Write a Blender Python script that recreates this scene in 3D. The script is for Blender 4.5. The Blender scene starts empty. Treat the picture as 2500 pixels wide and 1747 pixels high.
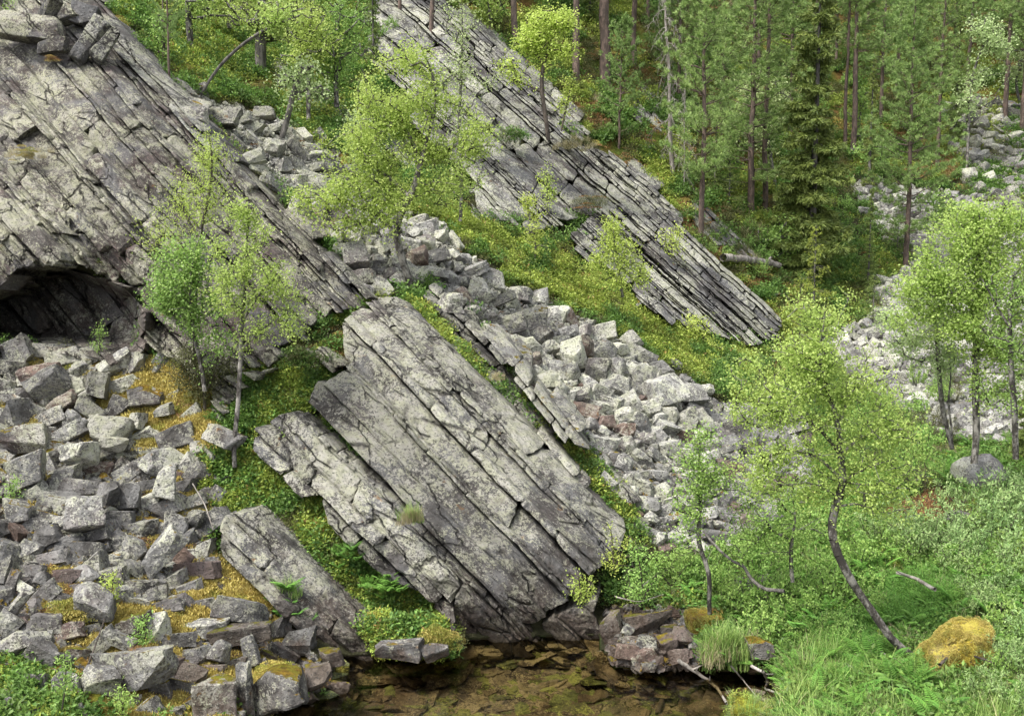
import bpy, bmesh, math, random
import numpy as np
from mathutils import Vector, Matrix, noise as mnoise
R=math.radians
sc=bpy.context.scene
COL=sc.collection
# ------------------------------------------------------------ camera, sky, sun, exposure
CAMZ=6.0; PITCH=R(-7.0); FPX=2432.0; CU,CV=1250.0,873.5
cd=bpy.data.cameras.new('camera'); cam=bpy.data.objects.new('camera',cd); COL.objects.link(cam)
cd.sensor_width=36; cd.lens=36*FPX/2500.0; cd.clip_end=600; cd.clip_start=0.1
cam.location=(0,0,CAMZ); cam.rotation_euler=(R(90)+PITCH,0,0); sc.camera=cam
w=bpy.data.worlds.new('World'); sc.world=w; w.use_nodes=True
nt=w.node_tree; bg=nt.nodes['Background']; sky=nt.nodes.new('ShaderNodeTexSky'); sky.sky_type='NISHITA'
SUN_EL,SUN_ROT=R(58),R(232)
sky.sun_disc=False; sky.sun_elevation=SUN_EL; sky.sun_rotation=SUN_ROT; sky.dust_density=4; sky.air_density=1.0; sky.ozone_density=1
hs=nt.nodes.new('ShaderNodeHueSaturation'); hs.inputs['Saturation'].default_value=0.22
nt.links.new(sky.outputs[0],hs.inputs['Color']); nt.links.new(hs.outputs[0],bg.inputs['Color']); bg.inputs['Strength'].default_value=0.125
sl=bpy.data.lights.new('sun','SUN'); sl.energy=1.5; sl.angle=R(11); sl.color=(1,0.945,0.84)
so=bpy.data.objects.new('sun',sl); COL.objects.link(so)
# direction to the sun: rotation 0 = +Y, clockwise
sd=Vector((math.sin(SUN_ROT)*math.cos(SUN_EL), math.cos(SUN_ROT)*math.cos(SUN_EL), math.sin(SUN_EL)))
so.rotation_euler=sd.to_track_quat('Z','Y').to_euler(); so.location=(0,0,40)
sc.view_settings.view_transform='Standard'; sc.view_settings.look='None'; sc.view_settings.gamma=1; sc.view_settings.use_curve_mapping=False
sc.view_settings.exposure=1.42
sc.render.engine='CYCLES'
sc.cycles.max_bounces=8; sc.cycles.diffuse_bounces=3; sc.cycles.transparent_max_bounces=12; sc.cycles.use_denoising=False
try: sc.cycles.use_denoising=True; sc.cycles.denoiser='OPENIMAGEDENOISE'
except Exception: pass

# ------------------------------------------------------------ helpers
cp,sp_=math.cos(PITCH),math.sin(PITCH)
def P(u,v,Y):
    """photo pixel + distance along the ground axis -> point"""
    u=np.asarray(u,float); v=np.asarray(v,float); Y=np.asarray(Y,float)
    x=(u-CU)/FPX; y=-(v-CV)/FPX
    dy=cp-y*sp_; dz=sp_+y*cp
    return np.stack(np.broadcast_arrays(x/dy*Y, Y, CAMZ+dz/dy*Y),axis=-1)
def rz(v): 
    y=-(np.asarray(v,float)-CV)/FPX
    return (sp_+y*cp)/(cp-y*sp_)
def mpp(Y): return Y/FPX   # metres in a photo pixel

CP=[ # u,v,Y
(100,1747,10.7),(100,1560,12.2),(100,1400,13.4),(100,1200,15.3),(100,1000,17.2),(100,850,18.6),(100,640,18.6),(100,400,20.2),(100,200,22),(100,0,24.5),(100,-300,28),
(-400,1747,10.5),(-400,1400,13.2),(-400,1000,16.8),(-400,600,18.6),(-400,200,21),(-400,-200,26),(-400,-600,31),
(300,850,18.4),(300,640,18.9),(300,300,20.8),(300,100,24),
(500,1747,11.5),(500,1600,12.6),(500,1400,14.5),(500,1200,15.8),(500,1050,16.8),(500,930,17.6),(500,700,18.9),(500,500,20.2),(500,350,21.8),(500,250,24),(500,100,29),(500,0,33),(500,-300,44),
(800,1600,13.8),(800,1400,14.9),(800,1200,16),(800,1000,17.1),(800,850,18.1),(800,700,19.8),(800,550,22),(800,400,25.5),(800,200,31),(800,0,37),(800,-300,48),
(1100,1560,14.4),(1100,1400,15),(1100,1200,16),(1100,1000,17.2),(1100,850,18.6),(1100,760,20),(1100,650,22.5),(1100,550,25.3),(1100,450,28.5),(1100,300,31.5),(1100,100,36),(1100,0,39),
(1400,1560,14.5),(1400,1400,15.1),(1400,1250,16),(1400,1150,17),(1400,1000,19),(1400,850,22),(1400,750,25),(1400,600,28.5),(1400,400,33),(1400,200,38.5),(1400,0,46),(1400,-300,62),
(1700,1600,13.4),(1700,1500,14.5),(1700,1300,17),(1700,1150,19.2),(1700,1000,22),(1700,850,26),(1700,700,29.5),(1700,500,35),(1700,300,42),(1700,0,55),
(2000,1747,11.3),(2000,1600,13),(2000,1400,15.8),(2000,1200,20),(2000,1050,24.4),(2000,900,30),(2000,750,34),(2000,600,39),(2000,400,47),(2000,200,57),(2000,0,70),(2000,-300,95),
(2400,1747,11),(2400,1600,12.6),(2400,1400,15.2),(2400,1200,19.2),(2400,1050,23.4),(2400,900,28.4),(2400,750,35),(2400,600,41),(2400,400,49),(2400,200,58),(2400,0,72),(2400,-300,100),
(3000,1747,11),(3000,1400,15),(3000,1050,23),(3000,750,34),(3000,400,48),(3000,0,70),(3000,-500,110),
(1250,1750,12.2),(100,2150,7.6),(1250,2150,7.6),(2400,2150,7.6),(-500,2150,7.6),(3000,2150,7.6),(1250,-600,75),
]
CP=np.array(CP,float)
def tps_fit(p):
    X=p[:,:2]/1000; n=len(X)
    d=np.linalg.norm(X[:,None]-X[None],axis=2); K=np.where(d>0,d*d*np.log(np.maximum(d,1e-9)),0)+np.eye(n)*0.0004
    Pm=np.hstack([np.ones((n,1)),X]); A=np.zeros((n+3,n+3)); A[:n,:n]=K; A[:n,n:]=Pm; A[n:,:n]=Pm.T
    b=np.zeros(n+3); b[:n]=np.log(p[:,2]); return X,np.linalg.solve(A,b)
TX,TW=tps_fit(CP)
def T0(u,v):
    u=np.atleast_1d(np.asarray(u,float)); v=np.atleast_1d(np.asarray(v,float)); sh=u.shape
    q=np.stack([u.ravel(),v.ravel()],1)/1000; out=np.empty(len(q))
    for i in range(0,len(q),20000):
        b=q[i:i+20000]; d=np.linalg.norm(b[:,None]-TX[None],axis=2); K=np.where(d>0,d*d*np.log(np.maximum(d,1e-9)),0)
        out[i:i+20000]=K@TW[:-3]+TW[-3]+b@TW[-2:]
    return np.exp(out).reshape(sh)
def inside(poly,u,v):
    u=np.asarray(u,float); v=np.asarray(v,float); r=np.zeros(u.shape,bool); n=len(poly)
    for i in range(n):
        x1,y1=poly[i]; x2,y2=poly[(i+1)%n]
        if y1==y2: continue
        c=((y1>v)!=(y2>v))&(u<(x2-x1)*(v-y1)/(y2-y1)+x1); r^=c
    return r
def edge_dist(poly,u,v):
    u=np.asarray(u,float); v=np.asarray(v,float); best=np.full(u.shape,1e9); n=len(poly)
    for i in range(n):
        x1,y1=poly[i]; x2,y2=poly[(i+1)%n]; dx,dy=x2-x1,y2-y1; L=dx*dx+dy*dy+1e-9
        t=np.clip(((u-x1)*dx+(v-y1)*dy)/L,0,1); best=np.minimum(best,np.hypot(u-x1-t*dx,v-y1-t*dy))
    return best
# cheap smooth value noise on arrays
_pr=np.random.default_rng(5); _tab=_pr.random((256,256))
def vnoise(x,y,seed=0):
    x=np.asarray(x,float)+seed*17.3; y=np.asarray(y,float)+seed*9.7
    xi=np.floor(x).astype(int); yi=np.floor(y).astype(int); fx=x-xi; fy=y-yi; fx=fx*fx*(3-2*fx); fy=fy*fy*(3-2*fy)
    g=lambda a,b:_tab[a%256,b%256]
    return (g(xi,yi)*(1-fx)+g(xi+1,yi)*fx)*(1-fy)+(g(xi,yi+1)*(1-fx)+g(xi+1,yi+1)*fx)*fy
def fbm(x,y,seed=0,o=4):
    s=0;a=1;t=0
    for k in range(o): s=s+a*vnoise(np.asarray(x)*2**k,np.asarray(y)*2**k,seed+k*3); t+=a; a*=.5
    return s/t

POND=[(560,2000),(600,1790),(640,1747),(693,1731),(768,1701),(800,1690),(815,1640),(822,1606),(860,1600),(1000,1606),(1108,1602),(1126,1563),(1302,1556),(1463,1556),(1467,1580),(1500,1625),(1587,1640),(1660,1628),(1790,1638),(1902,1645),(1905,1709),(1865,1715),(1790,1731),(1760,1760),(1720,1850),(1650,2000)]
CAVE=[(-80,730),(0,705),(41,662),(127,650),(165,640),(200,652),(245,676),(300,700),(345,700),(352,760),(350,850),(330,870),(250,868),(150,852),(60,845),(-80,835)]
def T(u,v):
    """ground distance, with the pond bed cut in and the cave hollowed out"""
    u=np.atleast_1d(np.asarray(u,float)); v=np.atleast_1d(np.asarray(v,float))
    Y=T0(u,v)
    m=inside(POND,u,v)
    d=edge_dist(POND,u,v)
    rzv=np.minimum(rz(v),-0.2)
    z=np.where(m,-0.03-np.minimum(d*0.006,0.42),0)
    near=(~m)&(d<70)
    z0=CAMZ+rz(v)*Y
    zt=np.where(m,z,np.where(near,np.maximum(z0,0.05+0.004*d)*1.0,z0))
    Y=np.where(m|near,(CAMZ-zt)/(-rzv),Y)
    c=inside(CAVE,u,v); dc=edge_dist(CAVE,u,v)
    foot=np.clip((868-v)/60,0,1)
    Y=np.where(c,Y+np.minimum(dc/30,1)*np.interp(u,[60,200,345],[2.3,1.7,.9])*foot,Y)
    return Y

def tag(o,label=None,cat=None,group=None,kind=None):
    if label: o['label']=label
    if cat: o['category']=cat
    if group: o['group']=group
    if kind: o['kind']=kind
    return o
def new_obj(name,me,parent=None,mat=None):
    o=bpy.data.objects.new(name,me); COL.objects.link(o)
    if parent is not None: o.parent=parent
    if mat is not None and me is not None and len(me.materials)==0: me.materials.append(mat)
    return o
def empty(name,loc,label,cat,group=None):
    o=bpy.data.objects.new(name,None); COL.objects.link(o); o.location=loc; o.empty_display_size=.2
    return tag(o,label,cat,group)
def mesh_np(name,verts,faces,mat=None,tint=None,smooth=False):
    """verts (N,3); faces (M,k) of one size"""
    verts=np.asarray(verts,np.float32); faces=np.asarray(faces,np.int32)
    me=bpy.data.meshes.new(name); me.vertices.add(len(verts)); me.vertices.foreach_set('co',verts.ravel())
    M,k=faces.shape; me.loops.add(M*k); me.loops.foreach_set('vertex_index',faces.ravel())
    me.polygons.add(M); me.polygons.foreach_set('loop_start',np.arange(0,M*k,k,dtype=np.int32))
    me.polygons.foreach_set('use_smooth',np.full(M,smooth))
    me.update(calc_edges=True)
    if tint is not None:
        a=me.attributes.new('tint','FLOAT','POINT'); a.data.foreach_set('value',np.asarray(tint,np.float32).ravel())
    if mat: me.materials.append(mat)
    return me

# ------------------------------------------------------------ materials
def nodes(name):
    m=bpy.data.materials.new(name); m.use_nodes=True; n=m.node_tree; b=n.nodes['Principled BSDF']; return m,n,b
def N(n,t,**k):
    x=n.nodes.new(t)
    for a,b in k.items(): setattr(x,a,b)
    return x
def tex(n,co,scale,detail=4,rough=.6,kind='noise',dist=0):
    if kind=='noise':
        x=N(n,'ShaderNodeTexNoise'); x.inputs['Scale'].default_value=scale; x.inputs['Detail'].default_value=detail; x.inputs['Roughness'].default_value=rough; x.inputs['Distortion'].default_value=dist
        n.links.new(co,x.inputs['Vector']); return x.outputs['Fac']
    x=N(n,'ShaderNodeTexVoronoi'); x.inputs['Scale'].default_value=scale; n.links.new(co,x.inputs['Vector']); return x.outputs['Distance']
def ramp(n,fac,a,b,ca=(0,0,0,1),cb=(1,1,1,1)):
    x=N(n,'ShaderNodeValToRGB'); x.color_ramp.elements[0].position=a; x.color_ramp.elements[1].position=b
    x.color_ramp.elements[0].color=ca; x.color_ramp.elements[1].color=cb; n.links.new(fac,x.inputs[0]); return x.outputs[0]
def mix(n,fac,a,b,mode='MIX'):
    x=N(n,'ShaderNodeMix',data_type='RGBA',blend_type=mode)
    for s,val in ((0,fac),(6,a),(7,b)):
        if isinstance(val,(int,float)): x.inputs[s].default_value=val
        elif isinstance(val,tuple): x.inputs[s].default_value=(*val,1) if len(val)==3 else val
        else: n.links.new(val,x.inputs[s])
    return x.outputs[2]
def math_(n,op,a,b=None):
    x=N(n,'ShaderNodeMath',operation=op)
    for i,val in enumerate((a,b)):
        if val is None: continue
        if isinstance(val,(int,float)): x.inputs[i].default_value=val
        else: n.links.new(val,x.inputs[i])
    return x.outputs[0]
def rock_mat(name,base=(.155,.15,.145),dark=(.055,.051,.049),lichen=(.335,.326,.288),lich=.5,purple=.3,moss=0.0,mosscol=(.23,.14,.015),wet=True,scale=1.0,stretch=False):
    m,n,b=nodes(name)
    geo=N(n,'ShaderNodeNewGeometry'); oi=N(n,'ShaderNodeObjectInfo')
    co=geo.outputs['Position']
    big=tex(n,co,0.55*scale,3,.6); mid=tex(n,co,3.2*scale,5,.65); fine=tex(n,co,16*scale,5,.7); sp=tex(n,co,42*scale,4,.75)
    c=mix(n,ramp(n,mid,.42,.60),dark,base)
    c=mix(n,math_(n,'MULTIPLY',ramp(n,tex(n,co,.9*scale,4,.6,dist=.6),.5,.66),purple),c,(.15,.11,.105))
    # bedding grain: streaks that follow the dip of the beds
    def dotv(v):
        x=N(n,'ShaderNodeVectorMath',operation='DOT_PRODUCT'); x.inputs[1].default_value=v; n.links.new(co,x.inputs[0]); return x.outputs['Value']
    cb_=N(n,'ShaderNodeCombineXYZ'); n.links.new(math_(n,'MULTIPLY',dotv((.70,.22,.66)),1.0),cb_.inputs[0]); n.links.new(math_(n,'MULTIPLY',dotv((.68,-.35,-.62)),.10),cb_.inputs[1]); n.links.new(math_(n,'MULTIPLY',dotv((.1,.9,-.4)),.3),cb_.inputs[2])
    grain=tex(n,cb_.outputs[0],9*scale,5,.7)
    if stretch:
        c=mix(n,math_(n,'MULTIPLY',ramp(n,grain,.50,.40),.6),c,(.055,.05,.047))
        cc=N(n,'ShaderNodeCombineXYZ'); wob=math_(n,'MULTIPLY',tex(n,co,2.5*scale,3,.6),.5)
        n.links.new(math_(n,'ADD',math_(n,'MULTIPLY',dotv((.70,.22,.66)),2.4*scale),wob),cc.inputs[0]); n.links.new(math_(n,'ADD',math_(n,'MULTIPLY',dotv((.68,-.35,-.62)),.8*scale),wob),cc.inputs[1])
        vo=N(n,'ShaderNodeTexVoronoi',feature='DISTANCE_TO_EDGE'); vo.inputs['Scale'].default_value=1; vo.inputs['Randomness'].default_value=.9; n.links.new(cc.outputs[0],vo.inputs['Vector'])
        crack=ramp(n,vo.outputs['Distance'],.0,.035,(1,1,1,1),(0,0,0,1))
        crack=math_(n,'MULTIPLY',crack,ramp(n,tex(n,co,1.1*scale,3,.6),.47,.56))
    # smooth bluish grey joint faces
    c=mix(n,math_(n,'MULTIPLY',ramp(n,tex(n,co,1.3*scale,3,.5),.5,.6),.55 if stretch else .25),c,(.15,.152,.158))
    # crusty lichen, in patches made of small clumps
    sz0=N(n,'ShaderNodeSeparateXYZ'); n.links.new(co,sz0.inputs[0])
    zl=N(n,'ShaderNodeMapRange'); zl.inputs['From Min'].default_value=.3; zl.inputs['From Max'].default_value=3.2; zl.inputs['To Min'].default_value=-.075 if wet else 0; zl.inputs['To Max'].default_value=0.0; n.links.new(sz0.outputs['Z'],zl.inputs['Value'])
    patch=math_(n,'MULTIPLY',math_(n,'SUBTRACT',tex(n,co,1.5*scale,4,.65,dist=.5),.5),.68)
    lp=math_(n,'ADD',math_(n,'ADD',zl.outputs[0],patch),math_(n,'MULTIPLY',big,.45)); lp=math_(n,'ADD',lp,0)
    lp=math_(n,'ADD',lp,math_(n,'ADD',math_(n,'MULTIPLY',fine,.55),math_(n,'MULTIPLY',sp,.5)))
    lf=ramp(n,math_(n,'ADD',lp,(lich-.5)*.5),.742,.80)
    lc=mix(n,ramp(n,tex(n,co,7*scale,2,.5),.4,.6),lichen,(lichen[0]*.94,lichen[1]*.97,lichen[2]*.84))
    c=mix(n,lf,c,lc)
    # black specks
    c=mix(n,math_(n,'MULTIPLY',ramp(n,tex(n,co,30*scale,3,.6),.58,.63),.8),c,(.04,.038,.036))
    c=mix(n,math_(n,'MULTIPLY',ramp(n,tex(n,co,2.2*scale,6,.75),.56,.66),.5),c,(.10,.085,.075))
    # rust and moss tints in small spots
    c=mix(n,math_(n,'MULTIPLY',ramp(n,tex(n,co,4.3*scale,4,.7),.66,.72),.6),c,(.20,.11,.04))
    sv=N(n,'ShaderNodeSeparateXYZ'); n.links.new(co,sv.inputs[0])
    if wet:
        h=math_(n,'ADD',sv.outputs['Z'],math_(n,'MULTIPLY',math_(n,'SUBTRACT',tex(n,co,2.5,5,.7),.5),2.2))
        wf=ramp(n,h,.10,1.7 if stretch else .42,(1,1,1,1),(0,0,0,1))
        c=mix(n,math_(n,'MULTIPLY',wf,.85),c,mix(n,ramp(n,fine,.4,.62),(.035,.022,.014),(.13,.10,.085)))
        low=ramp(n,sv.outputs['Z'],-.02,.10,(1,1,1,1),(0,0,0,1))
        c=mix(n,math_(n,'MULTIPLY',low,.8),c,(.03,.022,.012))
    if moss>0:
        nz=N(n,'ShaderNodeSeparateXYZ'); n.links.new(geo.outputs['Normal'],nz.inputs[0])
        mf=math_(n,'ADD',math_(n,'MULTIPLY',nz.outputs['Z'],.35),tex(n,co,2.6,5,.7))
        mf=ramp(n,mf,.93-moss*.3,.97-moss*.3)
        mc=mix(n,ramp(n,tex(n,co,5,3,.6),.4,.6),mosscol,(mosscol[0]*.7,mosscol[1]*1.1,mosscol[2]*.8))
        mc=mix(n,ramp(n,fine,.35,.65),(mosscol[0]*.35,mosscol[1]*.35,mosscol[2]*.5),mc)
        c=mix(n,mf,c,mc)
    if stretch: c=mix(n,math_(n,'MULTIPLY',crack,.85),c,(.03,.027,.024))
    # stone to stone variation
    hsv=N(n,'ShaderNodeHueSaturation'); n.links.new(c,hsv.inputs['Color'])
    vr=N(n,'ShaderNodeMapRange'); vr.inputs['To Min'].default_value=.78; vr.inputs['To Max'].default_value=1.22
    n.links.new(oi.outputs['Random'],vr.inputs['Value']); n.links.new(vr.outputs[0],hsv.inputs['Value'])
    n.links.new(hsv.outputs[0],b.inputs['Base Color'])
    b.inputs['Roughness'].default_value=.88; b.inputs['Specular IOR Level'].default_value=.25
    bp=N(n,'ShaderNodeBump'); bp.inputs['Strength'].default_value=1; bp.inputs['Distance'].default_value=.085
    hh=math_(n,'ADD',math_(n,'MULTIPLY',mid,1.3),math_(n,'ADD',math_(n,'MULTIPLY',fine,.5),math_(n,'MULTIPLY',sp,.22)))
    if stretch: hh=math_(n,'SUBTRACT',math_(n,'ADD',hh,math_(n,'MULTIPLY',grain,1.4)),math_(n,'MULTIPLY',crack,1.0))
    n.links.new(hh,bp.inputs['Height']); n.links.new(bp.outputs[0],b.inputs['Normal'])
    return m
def leaf_mat(name,c1,c2,trans=.35,var=.10,c3=None):
    m,n,b=nodes(name); at=N(n,'ShaderNodeAttribute'); at.attribute_name='tint'; oi=N(n,'ShaderNodeObjectInfo')
    r=N(n,'ShaderNodeValToRGB'); e=r.color_ramp.elements; e[0].color=(*c1,1); e[1].color=(*c2,1)
    if c3: x=e.new(.93); x.color=(*c2,1); e[2].color=(*c3,1)
    n.links.new(at.outputs['Fac'],r.inputs[0])
    hsv=N(n,'ShaderNodeHueSaturation'); n.links.new(r.outputs[0],hsv.inputs['Color'])
    hsv.inputs['Saturation'].default_value=.9
    vr=N(n,'ShaderNodeMapRange'); vr.inputs['To Min'].default_value=1-var; vr.inputs['To Max'].default_value=1+var
    n.links.new(oi.outputs['Random'],vr.inputs['Value']); n.links.new(vr.outputs[0],hsv.inputs['Value'])
    hr=N(n,'ShaderNodeMapRange'); hr.inputs['To Min'].default_value=.494; hr.inputs['To Max'].default_value=.510
    sh=math_(n,'FRACT',math_(n,'MULTIPLY',oi.outputs['Random'],7.13)); n.links.new(sh,hr.inputs['Value']); n.links.new(hr.outputs[0],hsv.inputs['Hue'])
    n.links.new(hsv.outputs[0],b.inputs['Base Color']); b.inputs['Roughness'].default_value=.5; b.inputs['Specular IOR Level'].default_value=.35
    tr=N(n,'ShaderNodeBsdfTranslucent'); n.links.new(hsv.outputs[0],tr.inputs[0]); ms=N(n,'ShaderNodeMixShader'); ms.inputs[0].default_value=trans
    out=n.nodes['Material Output']; n.links.new(b.outputs[0],ms.inputs[1]); n.links.new(tr.outputs[0],ms.inputs[2]); n.links.new(ms.outputs[0],out.inputs[0])
    return m
def bark_mat(name,a,bcol,sc_=9,stretch=(1,1,.35),thr=(.45,.6)):
    m,n,b=nodes(name); g=N(n,'ShaderNodeNewGeometry'); mp=N(n,'ShaderNodeMapping'); mp.inputs['Scale'].default_value=stretch
    n.links.new(g.outputs['Position'],mp.inputs['Vector']); f=tex(n,mp.outputs[0],sc_,5,.7)
    n.links.new(mix(n,ramp(n,f,*thr),a,bcol),b.inputs['Base Color']); b.inputs['Roughness'].default_value=.85
    bp=N(n,'ShaderNodeBump'); bp.inputs['Distance'].default_value=.03; n.links.new(f,bp.inputs['Height']); n.links.new(bp.outputs[0],b.inputs['Normal'])
    return m
M={}
M['crag']=rock_mat('lichened_schist',lich=.60,stretch=True)
M['crag_warm']=rock_mat('weathered_schist',base=(.17,.158,.145),dark=(.06,.05,.045),lichen=(.33,.32,.265),lich=.52,purple=.8,stretch=True)
M['crag_far']=rock_mat('pale_schist',base=(.19,.188,.188),lichen=(.345,.34,.30),lich=.54,purple=.25,scale=.7,stretch=True)
M['crag_dark']=rock_mat('brown_cave_rock',base=(.16,.14,.125),dark=(.06,.05,.045),lich=.42,purple=.6,stretch=True)  # browner rock with less lichen, for the cave slabs
M['boulder_grey']=rock_mat('grey_block_stone',base=(.20,.197,.193),dark=(.075,.072,.069),lich=.56,purple=.22,moss=.10)
M['boulder_dark']=rock_mat('dark_block_stone',base=(.155,.15,.144),dark=(.06,.057,.054),lich=.49,purple=.3,moss=.10)
M['boulder_moss']=rock_mat('mossy_block_stone',base=(.18,.173,.165),lich=.53,purple=.6,moss=.6)
M['boulder_pale']=rock_mat('pale_scree_stone',base=(.28,.275,.268),dark=(.13,.127,.122),lichen=(.43,.425,.375),lich=.57,purple=.35,moss=.03,scale=.9)
M['boulder_white']=rock_mat('bleached_stone',base=(.35,.345,.335),dark=(.17,.165,.16),lichen=(.50,.495,.45),lich=.5,purple=.25,wet=False,scale=.8)
M['boulder_red']=rock_mat('rusty_stone',base=(.20,.145,.12),dark=(.09,.062,.05),lichen=(.33,.30,.26),lich=.46,purple=.8)
M['boulder_brown']=rock_mat('brown_bank_stone',base=(.20,.17,.145),dark=(.085,.068,.055),lich=.49,purple=.7,moss=.42,mosscol=(.20,.15,.015))
M['bark_birch']=bark_mat('birch_bark',(.035,.03,.026),(.25,.235,.215),8,(1,1,.6),(.46,.60))
M['bark_dark']=bark_mat('dark_twig_bark',(.035,.027,.022),(.10,.08,.065))
M['bark_pine']=bark_mat('pine_bark',(.07,.052,.042),(.17,.12,.098),8)
M['bark_grey']=bark_mat('grey_bark',(.06,.055,.05),(.17,.158,.145),8)
M['bark_dead']=bark_mat('bleached_wood',(.17,.15,.13),(.38,.35,.32),6)
M['leaf_birch']=leaf_mat('birch_leaf',(.28,.42,.06),(.57,.70,.16),.5)
M['leaf_mid']=leaf_mat('middle_birch_leaf',(.32,.48,.06),(.64,.78,.18),.55)  # paler leaf green than the other birches, for the middle birch
M['leaf_pale']=leaf_mat('pale_birch_leaf',(.34,.46,.15),(.60,.70,.34),.42)
M['leaf_lime']=leaf_mat('lime_leaf',(.36,.48,.05),(.60,.70,.13),.45)
M['leaf_fresh']=leaf_mat('fresh_leaf',(.15,.31,.04),(.42,.60,.12),.4)
M['leaf_willow']=leaf_mat('willow_leaf',(.15,.29,.07),(.42,.57,.20),.3)
M['needle_pine']=leaf_mat('pine_needles',(.14,.26,.055),(.36,.50,.13),.2)
M['needle_spruce']=leaf_mat('spruce_needles',(.09,.15,.025),(.28,.35,.06),.2)
M['needle_young']=leaf_mat('young_spruce_needles',(.22,.27,.02),(.42,.46,.05),.3)
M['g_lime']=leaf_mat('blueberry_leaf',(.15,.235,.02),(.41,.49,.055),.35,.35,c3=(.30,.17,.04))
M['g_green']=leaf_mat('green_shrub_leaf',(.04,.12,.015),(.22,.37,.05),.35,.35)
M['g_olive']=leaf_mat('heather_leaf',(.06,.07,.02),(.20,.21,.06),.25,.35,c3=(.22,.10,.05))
M['g_moss']=leaf_mat('golden_moss',(.30,.215,.03),(.60,.50,.11),.15,.22)
M['g_mossgreen']=leaf_mat('green_gold_moss',(.17,.18,.02),(.42,.41,.05),.15,.25)
M['g_rust']=leaf_mat('rusty_litter',(.16,.075,.02),(.34,.18,.05),.1,.3)
M['g_grass']=leaf_mat('grass_blades',(.12,.24,.03),(.42,.56,.12),.35,.25,c3=(.48,.42,.22))
M['g_straw']=leaf_mat('dry_grass',(.32,.28,.14),(.55,.48,.28),.3,.2)
M['g_horse']=leaf_mat('horsetail_green',(.05,.17,.015),(.20,.42,.04),.3,.2)
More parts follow.
